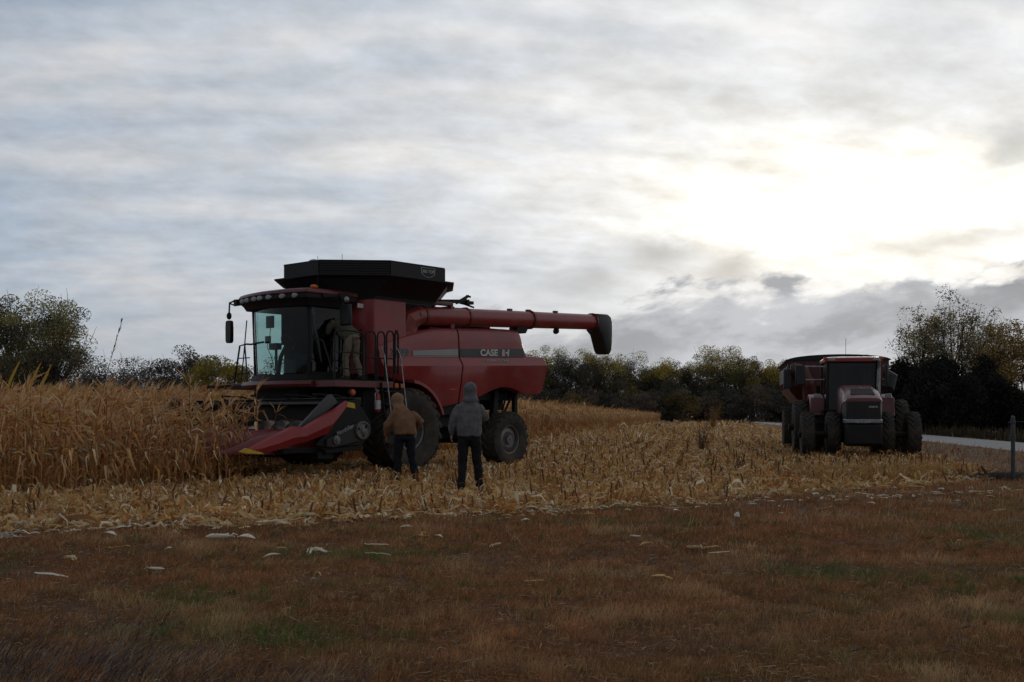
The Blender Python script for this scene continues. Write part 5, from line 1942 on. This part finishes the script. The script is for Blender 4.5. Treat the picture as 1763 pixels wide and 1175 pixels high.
# ------------------------------------------------------------------ turf
def gpx(px, py):
    D_ = EYE * 1900 / (py - 717)
    return (px - 881.5) / 1900 * D_, D_
def blob(x, y, px, py, rx, ry):
    cx_, cy_ = gpx(px, py)
    return np.exp(-(((x - cx_) / rx) ** 2 + ((y - cy_) / ry) ** 2))
def turf(n, d0, d1, hmin, hmax, wk):
    d = d0 * (d1 / d0) ** rng.random(n)
    x = rng.uniform(-.60, .66, n) * d
    ok_ = ~inside(FIELD, x, d - .12)
    ok_ &= (np.abs(x - rc(d)) > 2.2)
    ok_ &= rng.random(n) < np.clip((fbm(x * 2.2 + 40, d * 2.2 + 12) - .22) * 4.5, .15, 1)
    x, d = x[ok_], d[ok_]
    g1 = fbm(x * .55 + 2, d * .55) * .72 + fbm(x * 3.1 + 9, d * 3.1) * .28
    g2 = fbm(x * .9 + 31, d * .9 + 5) * .62 + fbm(x * 4.3 + 19, d * 4.3 + 2) * .38
    g3 = fbm(x * 2.3 + 11, d * 2.3 + 17)
    green = np.clip((g1 - .535) * 6, 0, 1)
    tan = np.clip((g2 - .55) * 6, 0, 1)
    for (px, py, rx, ry, k) in ((620, 958, 1.0, .45, 1), (330, 1035, .55, .5, .8), (480, 1105, .7, .28, 1), (1430, 990, .8, .5, 1), (1030, 902, .8, .35, .7), (1640, 1000, .8, .6, .5), (1500, 1140, .8, .25, .7), (650, 1010, .8, .5, .6), (1240, 1165, .8, .2, .5)):
        green = np.maximum(green, k * blob(x, d, px, py, rx, ry) * np.clip((g3 * .5 + fbm(x * 5, d * 5 + 4) * .5 - .28) * 4, 0, 1))
    for (px, py, rx, ry, k) in ((1060, 1065, .45, .25, 1), (1190, 1020, .45, .35, .8), (1620, 1060, 1.2, .5, .9), (1400, 1100, .9, .3, .7), (900, 1150, .6, .2, .7), (760, 985, .6, .3, .6), (660, 1130, .25, .12, .9), (830, 1120, .1, .06, .9)):
        tan = np.maximum(tan, k * blob(x, d, px, py, rx, ry) * np.clip((g3 * .5 + fbm(x * 6 + 8, d * 6) * .5 - .28) * 4, 0, 1))
    n = len(x)
    red = np.array((.305, .142, .066))
    dk = np.array((.13, .082, .050))
    cc = red[None] * (.6 + .8 * g3[:, None])
    cc = cc * (1 - np.clip((fbm(x * 1.6 + 50, d * 1.6) - .5) * 5, 0, 1)[:, None] * .6) + dk[None] * np.clip((fbm(x * 1.6 + 50, d * 1.6) - .5) * 5, 0, 1)[:, None] * .6
    cc = cc * (1 - tan[:, None] * .8) + np.array((.46, .315, .17))[None] * tan[:, None] * .8
    cc = cc * (1 - np.clip(green, 0, 1)[:, None] * .85) + np.array((.125, .15, .058))[None] * np.clip(green, 0, 1)[:, None] * .85
    cc = cc * rng.uniform(.65, 1.5, (n, 1))
    odd = rng.random(n)
    cc[odd < .05] = np.array((.50, .37, .24)) * rng.uniform(.6, 1, (int((odd < .05).sum()), 1))
    g4 = fbm(x * 6 + 3, d * 6 + 8)
    h = rng.uniform(hmin, hmax, n) * (.25 + 1.5 * g4 ** 1.5 + .6 * g3) * (1 + .7 * tan)
    cc = cc * (.70 + .6 * g4)[:, None]
    w = wk * d / 6 * rng.uniform(.6, 1.3, n)
    a = rng.uniform(0, 2 * PI, n)
    l_ = rng.normal(0, .40, (n, 2)) + [.10, 0]
    V = np.empty((n, 4, 3), np.float32)
    for j, (s, uu) in enumerate(((-1, 0), (1, 0), (.35, 1), (-.35, 1))):
        V[:, j, 0] = x + s * np.cos(a) * w + l_[:, 0] * h * uu
        V[:, j, 1] = d + s * np.sin(a) * w * .4 + l_[:, 1] * h * uu
        V[:, j, 2] = uu * h - .002
    return V.reshape(-1, 3), np.arange(n * 4).reshape(n, 4), np.repeat(cc, 4, 0)
def clumps(n, d0, d1):
    vb = VB()
    d = d0 * (d1 / d0) ** rng.random(n)
    x = rng.uniform(-.58, .64, n) * d
    keep = ~inside(FIELD, x, d - .25) & (fbm(x * .8 + 15, d * .8) > .46)
    for x_, d_ in zip(x[keep], d[keep]):
        gg = max(blob(x_, d_, px, py, rx, ry) for px, py, rx, ry in ((620, 958, 1.0, .45), (330, 1035, .55, .5), (480, 1105, .7, .28), (1430, 990, .8, .5), (1640, 1000, .8, .6), (1030, 902, .8, .35)))
        base = np.array((.13, .18, .06)) if rng.random() < gg else np.array([(.42, .29, .15), (.33, .16, .075), (.16, .15, .06), (.38, .20, .09), (.28, .13, .07)][int(rng.integers(0, 5))])
        sp = rng.uniform(.02, .07)
        H = rng.uniform(.04, .12)
        for q in range(int(rng.integers(8, 22))):
            t = np.linspace(0, 1, 4)
            a = rng.uniform(0, 2 * PI)
            o_ = rng.uniform(.2, 1.0) * H
            P = np.stack([x_ + rng.normal(0, sp) + (np.cos(a) * o_ + .03) * t ** 1.6, d_ + rng.normal(0, sp) + np.sin(a) * o_ * t ** 1.6, H * rng.uniform(.5, 1.1) * (t - .25 * t ** 3)], 1)
            vb.strip(P, np.array([[.0022 * d_ / 7, .0006, 0]]) * (1.2 - t)[:, None], base * rng.uniform(.55, 1.25))
    return vb.arrays()
VERGE = lambda x, y: ~inside(FIELD, x, y - .1) & (y < 30)
TPAL = np.array([(.42, .27, .14), (.33, .17, .085), (.52, .42, .28), (.20, .11, .06), (.38, .18, .08), (.22, .17, .13), (.60, .52, .38)])
thatch = merge(litter(36000, 5.2, 22, .03, .14, .0012, .0035, .012, 4, fn=VERGE, pal=TPAL, prob=(.26, .24, .10, .16, .14, .08, .02)),
               litter(5000, 9, 20, .02, .09, .003, .010, .012, 4, fn=lambda x, y: VERGE(x, y) & inside(FIELD, x, y + 1.6 + 0 * x), pal=TPAL, prob=(.3, .1, .3, .05, .1, .05, .2)))
v, f, c = merge(thatch, clumps(4500, 5.3, 18), turf(240000, 5.0, 13, .018, .045, .0022), turf(115000, 12, 27, .03, .07, .0026), turf(30000, 25, 90, .06, .14, .003))
tag(link_np('mown_grass', v, f, c, M_GRASS), 'short reddish-brown autumn grass with green and tan patches on the verge', 'grass', kind='stuff')

# tall grey dead grass in the near corner, a few seed stems
def wisps(n, x0, x1, d0, d1, h0, h1, cols, bend):
    vb = VB()
    for i in range(n):
        x, d = rng.uniform(x0, x1), rng.uniform(d0, d1)
        t = np.linspace(0, 1, 6)
        h = rng.uniform(h0, h1)
        b = rng.uniform(.3, 1) * bend
        dy_ = rng.normal(0, .25)
        P = np.stack([x + h * b * t ** 1.8, d + h * dy_ * t, h * (t - .38 * b * t ** 2.6)], 1)
        vb.strip(P, np.array([[.0019, .0006, 0]]) * (1.25 - t)[:, None] * rng.uniform(.6, 1.5), np.array(cols[int(rng.integers(0, len(cols)))]) * rng.uniform(.6, 1.2))
    return vb.arrays()
GC_ = [(.13, .11, .11), (.18, .15, .14), (.075, .058, .055), (.10, .075, .06), (.30, .26, .23)]
a1 = wisps(900, -2.9, -1.55, 5.3, 6.0, .06, .24, GC_, 1.3)
a2 = wisps(320, -1.7, -.7, 5.25, 5.7, .05, .14, GC_, 1.2)
a3 = wisps(260, -3.3, -2.1, 5.9, 7.0, .06, .22, GC_, 1.4)
tag(link_np('dead_grass', *merge(a1, a2, a3), M_GRASS), 'tangled grey dead grass bending over in the near corner of the verge', 'grass', kind='stuff')
for (px, py, h, ln) in ((1070, 1045, .34, .7), (925, 1040, .36, .75), (955, 1000, .34, .8), (1130, 1060, .30, .12), (1400, 1030, .26, .4), (1650, 1172, .30, .05), (1462, 1172, .16, .0), (1610, 1172, .15, .2), (1380, 1120, .24, .1), (690, 1010, .36, .1), (0, 1050, .42, 1.1), (730, 1000, .30, .5)):
    x, d = gpx(px, py)
    vb = VB()
    t = np.linspace(0, 1, 7)
    P = np.stack([h * ln * t ** 1.4, .05 * t, h * t], 1)
    vb.strip(P, np.array([[.0016, .0005, 0]]) * (1.3 - t)[:, None], (.16, .13, .12))
    for q in range(7):
        b = P[4 + q // 3]
        vb.strip(np.stack([b, b + [.02 + .01 * q, .0, .012], b + [.045, 0, .016 + .004 * q]]), np.array([[.001, .0, .0015]] * 3), (.19, .15, .135))
    o = link_np('seed_stem', *vb.arrays(), M_GRASS)
    o.location = (x, d, 0)
    tag(o, 'thin dry grass stem with a wispy seed head standing on the verge', 'grass stem', 'seed stems on the verge')

# brush beside the fence post
b1 = VB()
for i in range(420):
    x, y = rng.uniform(8.9, 10.5), rng.uniform(22.6, 23.5)
    t = np.linspace(0, 1, 5)
    h = rng.uniform(.08, .30) * (1.1 - abs(x - 9.9) * .5)
    P = np.stack([x + rng.normal(.1, .2) * t, y + rng.normal(0, .12) * t, h * t], 1)
    b1.strip(P, np.array([[.005, .002, 0]]) * (1.2 - t)[:, None], np.array(GC_[int(rng.integers(0, 4))]) * rng.uniform(.4, .9))
tag(link_np('dead_brush', *b1.arrays(), M_GRASS), 'grey tangle of dead weeds at the foot of the fence post', 'weeds', kind='stuff')

# loose weeds that stand out
def weed(name, x, y, h, sp, cols, label, cat, lean=.1, n=60, leafw=.012):
    vb = VB()
    t = np.linspace(0, 1, 6)
    for i in range(n):
        a = rng.uniform(0, 2 * PI)
        hh = h * rng.uniform(.35, 1.0)
        s = sp * rng.uniform(.1, 1)
        P = np.stack([rng.normal(0, .05) + np.cos(a) * s * t ** 1.3 + lean * hh * t ** 2, np.sin(a) * s * t ** 1.3, hh * t], 1)
        col = np.array(cols[int(rng.integers(0, len(cols)))]) * rng.uniform(.6, 1.2)
        vb.strip(P, np.array([[.006, .003, 0]]) * (1.3 - t)[:, None], col)
        for q in range(5):
            b = P[2 + q % 4]
            e = b + np.array([rng.normal(.03, .07), rng.normal(0, .07), rng.normal(.03, .05)])
            vb.strip(np.stack([b, (b + e) / 2 + [0, 0, .01], e]), np.array([[leafw, 0, leafw * .5]] * 3) * [[1], [1], [.2]], col)
    o = link_np(name, *vb.arrays(), M_GRASS)
    o.location = (x, y, 0)
    tag(o, label, cat)
x, d = gpx(1208, 778)
weed('weed_clump', x, d, 1.45, .75, [(.20, .11, .06), (.25, .15, .085), (.15, .085, .05)], 'bushy reddish-brown weed standing in the stubble left of the tractor', 'weed', .05, 46)
x, d = gpx(1226, 742)
weed('dry_weed', x, d, 2.9, .9, [(.30, .19, .085), (.24, .14, .06)], 'tall tan dry weed in the stubble behind the bushy reddish weed', 'weed', .25, 90, .02)
x, d = gpx(1160, 727)
weed('dark_shrub', x, d, 2.2, 1.6, [(.03, .026, .02), (.05, .035, .02)], 'small dark shrub at the far end of the corn edge', 'shrub', .0, 80, .05)
# one tall stem above the corn, three yellow blades
vb = VB()
t = np.linspace(0, 1, 9)
P = np.stack([.62 * t ** 1.5, .0 * t, 3.02 * t], 1)
vb.tube(P, np.linspace(.010, .003, 9), (.10, .075, .05), 4)
for q in range(34):
    u_ = rng.uniform(.76, 1.0)
    b = np.array([.62 * u_ ** 1.5, 0, 3.02 * u_])
    e = b + np.array([rng.normal(.03, .02), rng.normal(0, .02), rng.uniform(.03, .10)])
    vb.strip(np.stack([b, (b + e) / 2, e]), np.array([[.006, 0, .003]] * 3) * [[1], [1], [.3]], np.array((.16, .11, .07)) * rng.uniform(.6, 1.1))
for q in range(6):
    b = np.array([.62 * .70 ** 1.5, 0, 3.02 * .70])
    e = b + np.array([rng.uniform(-.05, .16), 0, rng.uniform(-.12, .12)])
    vb.strip(np.stack([b, (b + e) / 2 + [0, 0, .03], e]), np.array([[.006, 0, .004]] * 3) * [[1], [1], [.3]], (.20, .14, .08))
o = link_np('tall_stem', *vb.arrays(), M_GRASS)
o.location = (-7.55, 19.6, 0)
tag(o, 'very tall thin dry stem leaning right above the corn tops', 'weed stem')
for (px, top, hh) in ((12, 620, .55), (52, 624, .45), (70, 628, .45)):
    vb = VB()
    zt = EYE + (717 - top) / 1900 * 19.0
    t = np.linspace(0, 1, 7)
    vb.strip(np.stack([.42 * hh * t ** 1.3, t * 0, zt - hh + hh * t], 1), np.array([[.022, .01, 0]]) * (np.sin(t * PI * .85 + .35))[:, None], (.42, .27, .06))
    vb.tube(np.stack([t * 0, t * 0, (zt - hh) * t], 1), .008, (.30, .2, .07), 4)
    o = link_np('yellow_corn_plant', *vb.arrays(), M_GRASS)
    o.location = ((px - 881.5) / 1900 * 19.0, 19.0, 0)
    tag(o, 'upright yellow corn plant top sticking up above the corn under the big left tree', 'corn plant', 'yellow corn tops above the field')


# ------------------------------------------------------------------ trees
def tree(name, label, cat, x, y, H, cz, rx, rz, ncl, per, ls, cols, trunk=.25, group=None, ry=None, clr=.8, flat=.6, shell=.55, wind=0.0, multi=1, seed=None, gap=0.0, twigs=0, top_cols=None, cone=False):
    """trunk and limbs run to clumps scattered through the crown; each clump is a cloud of leaf-sized faces"""
    rg = np.random.default_rng(seed if seed is not None else int(abs(x * 97 + y * 13)) + 3)
    ry = ry or rx
    root = empty(name, (x, y, 0))
    tag(root, label, cat, group)
    q = rg.normal(size=(ncl, 3))
    q /= np.linalg.norm(q, axis=1)[:, None]
    rad = shell + (1 - shell) * rg.random(ncl) ** .6
    rad *= rg.uniform(.82, 1.12, ncl)
    C = q * rad[:, None] * np.array([rx, ry, rz]) + np.array([0, 0, cz])
    if cone:
        u_ = rg.random(ncl) ** .8
        a = rg.uniform(0, 2 * PI, ncl)
        C = np.stack([np.cos(a) * rx * (1 - u_ * .88) * rg.uniform(.6, 1.05, ncl), np.sin(a) * ry * (1 - u_ * .88) * rg.uniform(.6, 1.05, ncl), (cz - rz) + 2 * rz * u_], 1)
    C[:, 2] = np.maximum(C[:, 2], .25)
    tb = VB()
    bc = np.array((.5, .5, .5))
    t = np.linspace(0, 1, 6)
    base = [np.array([rg.normal(0, .15) * (multi > 1), rg.normal(0, .15) * (multi > 1), -.1]) for _ in range(multi)]
    lead = []
    for b in base:
        tip = np.array([rg.normal(0, rx * (.10 if multi == 1 else .45)), rg.normal(0, ry * .2), cz + rz * rg.uniform(.35, .75)])
        P = b + (tip - b) * t[:, None] + np.sin(t * 4 + rg.uniform(0, 6))[:, None] * np.array([.02, .02, 0]) * H
        tb.tube(P, trunk * (1 - t * .86) / (multi ** .4), bc, 7)
        lead.append(P)
    for i in range(ncl):
        L = lead[int(rg.integers(0, len(lead)))]
        hz_ = np.clip((C[i, 2] - H * .30) / max(1e-3, L[-1, 2]), .12, .9) * rg.uniform(.6, .95)
        s = L[0] + (L[-1] - L[0]) * hz_
        s = np.array([np.interp(hz_, t, L[:, j]) for j in range(3)])
        m_ = (s + C[i]) / 2 + np.array([0, 0, -.06 * np.linalg.norm(C[i] - s)]) + rg.normal(0, .03 * rx, 3)
        P = (1 - t[:, None]) ** 2 * s + 2 * t[:, None] * (1 - t[:, None]) * m_ + t[:, None] ** 2 * C[i]
        tb.tube(P, trunk * .32 * (1 - t * .88) * (1 - hz_ * .5), bc, 4)
    for i in range(twigs):
        c0 = C[int(rg.integers(0, ncl))]
        out_ = (c0 - np.array([0, 0, cz - rz * .5]))
        out_ /= np.linalg.norm(out_) + 1e-6
        e = c0 + (out_ + rg.normal(0, .35, 3) + [wind * .3, 0, .25]) * rx * rg.uniform(.15, .36)
        P = np.stack([c0, (c0 + e) / 2 + rg.normal(0, .02 * rx, 3), e])
        tb.tube(P, np.array([.035, .022, .012]) * H / 12, bc, 3)
    v, f, c = tb.arrays()
    me = mesh_np('trunk', v, f, None, M_BARK)
    o = bpy.data.objects.new('trunk', me)
    COL.objects.link(o)
    o.parent = root
    # leaves
    keep = rg.random(ncl) > gap
    Cn = C[keep]
    n = len(Cn) * per
    ctr = np.repeat(Cn, per, 0)
    size = np.repeat(rg.uniform(.7, 1.35, len(Cn)), per) * clr
    e_ = rg.normal(0, 1, (n, 3))
    e_ *= np.minimum(1, 1.55 / (np.linalg.norm(e_, axis=1) + 1e-6))[:, None]
    p = ctr + e_ * size[:, None] * np.array([1, 1, flat])
    p[:, 0] += wind * np.abs(rg.normal(0, .4, n)).clip(0, .9)
    p[:, 2] = np.maximum(p[:, 2], .05)
    d1 = rg.normal(size=(n, 3))
    d1 /= np.linalg.norm(d1, axis=1)[:, None]
    if wind:
        d1 = d1 * .7 + np.array([1.0, 0, .35])
        d1 /= np.linalg.norm(d1, axis=1)[:, None]
    d2 = np.cross(d1, rg.normal(size=(n, 3)))
    d2 /= np.linalg.norm(d2, axis=1)[:, None]
    sz = ls * rg.uniform(.55, 1.35, n)[:, None]
    V = np.stack([p - d1 * sz, p + d2 * sz * .5, p + d1 * sz, p - d2 * sz * .5], 1)
    cols = np.array(cols)
    cl = cols[rg.integers(0, len(cols), len(Cn))]
    if top_cols is not None:
        tcs = np.array(top_cols)
        hi = (Cn[:, 2] - cz) / rz + rg.normal(0, .25, len(Cn)) > .35
        cl = np.where(hi[:, None], tcs[rg.integers(0, len(tcs), len(Cn))], cl)
    cc = np.repeat(cl * rg.uniform(.75, 1.3, (len(Cn), 1)), per, 0) * rg.uniform(.75, 1.25, (n, 1)) * (1.0 if name == 'cedar_tree' else 1.5)
    link_np('crown', V.reshape(-1, 3), np.arange(n * 4).reshape(n, 4), np.repeat(cc, 4, 0), M_LEAF, root)
    return root


def at(px, top, D_):
    """x of a picture column at depth D_, and the height whose top shows at row `top`"""
    return (px - 881.5) / 1900 * D_, EYE + (717 - top) / 1900 * D_
DK = [(.075, .070, .055), (.092, .083, .062), (.062, .060, .052)]
GO = [(.115, .105, .052), (.10, .088, .052), (.135, .112, .045)]
YE = [(.27, .20, .035), (.22, .17, .04), (.165, .14, .05), (.30, .21, .03)]
BR = [(.11, .088, .07), (.095, .08, .07), (.13, .092, .062)]

x, H = at(84, 514, 118)
tree('broadleaf_tree', 'large dark green spreading tree with lit gaps at the left edge, behind the corn', 'tree', x, 118, H, H * .57, 4.6, H * .43, 110, 330, .105, GO + DK, .38, clr=.70, flat=.8, shell=.35, seed=4, gap=.06, twigs=60, top_cols=[(.165, .155, .07), (.19, .165, .065), (.135, .125, .07)])
x, H = at(12, 512, 121)
tree('broadleaf_tree', 'dark leafy tree cut off by the left edge, touching the large spreading tree', 'tree', x, 121, H, H * .56, 4.8, H * .44, 100, 280, .125, GO + DK, .38, clr=.78, flat=.8, shell=.35, seed=9, twigs=40, top_cols=[(.15, .14, .045), (.12, .11, .05)])
x, H = at(322, 597, 140)
tree('oak_tree', 'round dark half-bare oak on the skyline left of the combine cab', 'tree', x, 140, H, H * .60, 3.9, H * .38, 60, 190, .14, DK, .35, clr=.75, shell=.4, seed=12, twigs=60)
x, H = at(372, 613, 128)
tree('willow_bush', 'low rounded olive-yellow bush in front of the skyline oak, left of the cab', 'bush', x, 128, H, H * .52, 3.5, H * .46, 56, 240, .13, [(.20, .165, .03), (.17, .135, .03), (.13, .115, .04)], .2, clr=.7, multi=4, shell=.5, seed=15)
k = 0
for px, top in ((150, 622), (190, 614), (232, 610), (258, 616), (300, 625), (405, 622), (432, 612), (470, 608), (520, 606), (570, 612), (640, 608), (720, 604), (800, 610), (870, 604), (120, 628), (60, 630), (215, 640), (0, 626)):
    x, H = at(px, top, 152 + (k * 7) % 16)
    tree('bare_shrub', 'grey-brown nearly leafless scrub tree in the skyline thicket beyond the corn', 'shrub', x, 152 + (k * 7) % 16, H, H * .48, 3.3, H * .48, 50, 90, .14, [DK, BR, BR][k % 3], .14, 'scrub in the left skyline thicket', clr=.8, multi=4, shell=.45, seed=30 + k, twigs=90)
    k += 1
# the wood at the far end of the field
WOOD = [(908, 606, 0), (930, 602, 1), (957, 599, 1), (984, 606, 0), (1010, 600, 1), (1035, 607, 2), (1060, 607, 1), (1088, 611, 0), (1112, 613, 1), (1138, 614, 3), (1160, 622, 0), (1196, 612, 1), (1222, 597, 3), (1250, 599, 3), (1274, 606, 1), (1296, 616, 2), (1318, 621, 3), (1342, 621, 3), (1372, 620, 1), (1410, 616, 1), (1455, 618, 0), (1500, 612, 1)]
for i, (px, top, kd) in enumerate(WOOD):
    D_ = 264 + (i * 5) % 14
    x, H = at(px, top + 2, D_)
    nm, lb = [('dark_tree', 'dark grey-green tree in the wood at the far end of the field'), ('wood_tree', 'olive-green tree in the wood at the far end of the field'),
              ('bare_tree', 'thin half-bare tree in the wood at the far end of the field'), ('yellow_tree', 'yellow-topped autumn tree in the wood at the far end of the field')][kd]
    tree(nm, lb, 'tree', x, D_, H, H * .52, 4.6, H * .49, 96, 220, .15, [DK, DK + GO, BR, DK + GO][kd], .3, ['dark trees in the far wood', 'olive trees in the far wood', 'half-bare trees in the far wood', 'yellow-topped trees in the far wood'][kd],
         clr=1.0, flat=.8, shell=.3, seed=60 + i, twigs=30, top_cols=[None, [(.17, .15, .04), (.24, .19, .04)], None, YE][kd])
for i in range(26):
    px = 905 + i * 25 + rng.uniform(-8, 8)
    D_ = 256 + (i * 3) % 8
    x, H = at(px, 652 + (i * 37) % 28, D_)
    tree('understorey_bush', 'dark grey-brown bush under the trees of the far wood', 'bush', x, D_, H, H * .46, 3.6, H * .5, 44, 110, .21, [BR, DK, DK, [(.15, .11, .04), (.11, .09, .05)]][i % 4], .14, 'bushes under the far wood', clr=1.0, multi=3, shell=.3, seed=120 + i, twigs=20)
# cottonwoods beyond the road, blown to the right
for i, (px, top, D_, rx, lab) in enumerate(((1640, 503, 96, 2.5, 'tall sparse cottonwood with wind-blown top above the dark cedars'), (1582, 533, 97, 2.0, 'shorter sparse cottonwood directly above the cart, left of the tallest one'), (1690, 535, 98, 2.3, 'sparse cottonwood with brown leaves just right of the tallest one'), (1725, 552, 95, 1.9, 'orange-brown thin cottonwood between the cedars and the right edge'))):
    x, H = at(px, top + 6, D_)
    tree('cottonwood_tree', lab, 'tree', x, D_, H, H * .60, rx * 1.15, H * .43, 150, 62, .088, [(.19, .155, .075), (.15, .13, .075), (.13, .12, .08), (.22, .165, .065)] if i < 3 else [(.25, .165, .055), (.20, .135, .055)], .17, clr=.42, flat=.9, shell=.25, wind=.35, multi=6, seed=200 + i, twigs=170)
x, H = at(1762, 545, 94)
tree('orange_tree', 'orange-leaved autumn tree cut off by the right edge', 'tree', x, 94, H, H * .52, 1.3, H * .46, 40, 40, .15, [(.32, .19, .045), (.25, .155, .045), (.17, .12, .05)], .15, clr=.45, wind=.2, multi=4, seed=220, twigs=80)
for i, (px, top, D_, w_) in enumerate(((1556, 622, 88, 1.7), (1617, 618, 86, 2.0), (1688, 618, 84, 2.1), (1725, 655, 83, 1.5), (1588, 650, 84, 1.5), (1655, 655, 82, 1.6), (1760, 690, 82, 1.4))):
    x, H = at(px, top, D_)
    lab = ['dense dark cedar partly behind the grain cart', 'dense dark cedar in the middle of the roadside group', 'broadest dark cedar of the roadside group, with a leaning right side', 'low dark cedar at the right end of the roadside group', 'low dark cedar filling in front, nearest the tractor wheel', 'low dark cedar in front of the two tallest cedars', 'dark bush behind the fence post at the right edge'][i]
    tree('cedar_tree', lab, 'tree', x, D_, H, H * .52, w_, H * .52, 90, 170, .12, [(.030, .032, .026), (.036, .038, .030), (.026, .028, .024)], .2, clr=.40, flat=.9, shell=.2, seed=240 + i, cone=False, twigs=30)

# dark rough growth along the far side of the road
vb = VB()
for i in range(2600):
    d = rng.uniform(50, 130)
    x = rc(d) + 2.2 + abs(rng.normal(0, 1.1))
    t = np.linspace(0, 1, 4)
    h = rng.uniform(.15, .8) * (.5 + fbm(np.array([d * .3]), np.array([x]))[0])
    P = np.stack([x + rng.normal(.05, .2) * t, d + rng.normal(0, .2) * t, h * t], 1)
    vb.strip(P, np.array([[.035, .01, 0]]) * (1.2 - t)[:, None], np.array([(.06, .05, .035), (.09, .065, .04), (.05, .05, .03)][i % 3]) * rng.uniform(.5, 1.2))
tag(link_np('roadside_weeds', *vb.arrays(), M_GRASS), 'dark rough weeds along the far side of the gravel road', 'weeds', kind='stuff')

# low tangled growth that closes the foot of both thickets
def thicket(n, x0, x1, y0, y1, h, ls, cols):
    rg = np.random.default_rng(77)
    x, y = rg.uniform(x0, x1, n), rg.uniform(y0, y1, n)
    top = h * (.55 + .8 * fbm(x * .22 + 3, y * .05))
    z = top * rg.random(n) ** .8
    p = np.stack([x, y, z], 1)
    d1 = rg.normal(size=(n, 3))
    d1 /= np.linalg.norm(d1, axis=1)[:, None]
    d2 = np.cross(d1, rg.normal(size=(n, 3)))
    d2 /= np.linalg.norm(d2, axis=1)[:, None]
    sz = ls * rg.uniform(.5, 1.3, n)[:, None]
    V = np.stack([p - d1 * sz, p + d2 * sz * .5, p + d1 * sz, p - d2 * sz * .5], 1).reshape(-1, 3)
    cl = np.array(cols)[(fbm(x * .3 + 9, y * .1) * 2.99 * len(cols) / 3).astype(int) % len(cols)] * rg.uniform(.7, 1.3, (n, 1))
    return V, np.arange(n * 4).reshape(n, 4), np.repeat(cl, 4, 0)
tag(link_np('wood_undergrowth', *thicket(34000, 2, 100, 268, 284, 7.0, .30, [(.10, .09, .07), (.12, .10, .065), (.085, .08, .068)]), M_LEAF), 'dark tangled undergrowth filling the foot of the far wood', 'undergrowth', kind='stuff')
tag(link_np('scrub_undergrowth', *thicket(30000, -86, -4, 160, 176, 6.6, .21, [(.105, .09, .075), (.13, .095, .065), (.09, .085, .075)]), M_LEAF), 'dark brown scrub filling the foot of the left skyline thicket', 'undergrowth', kind='stuff')
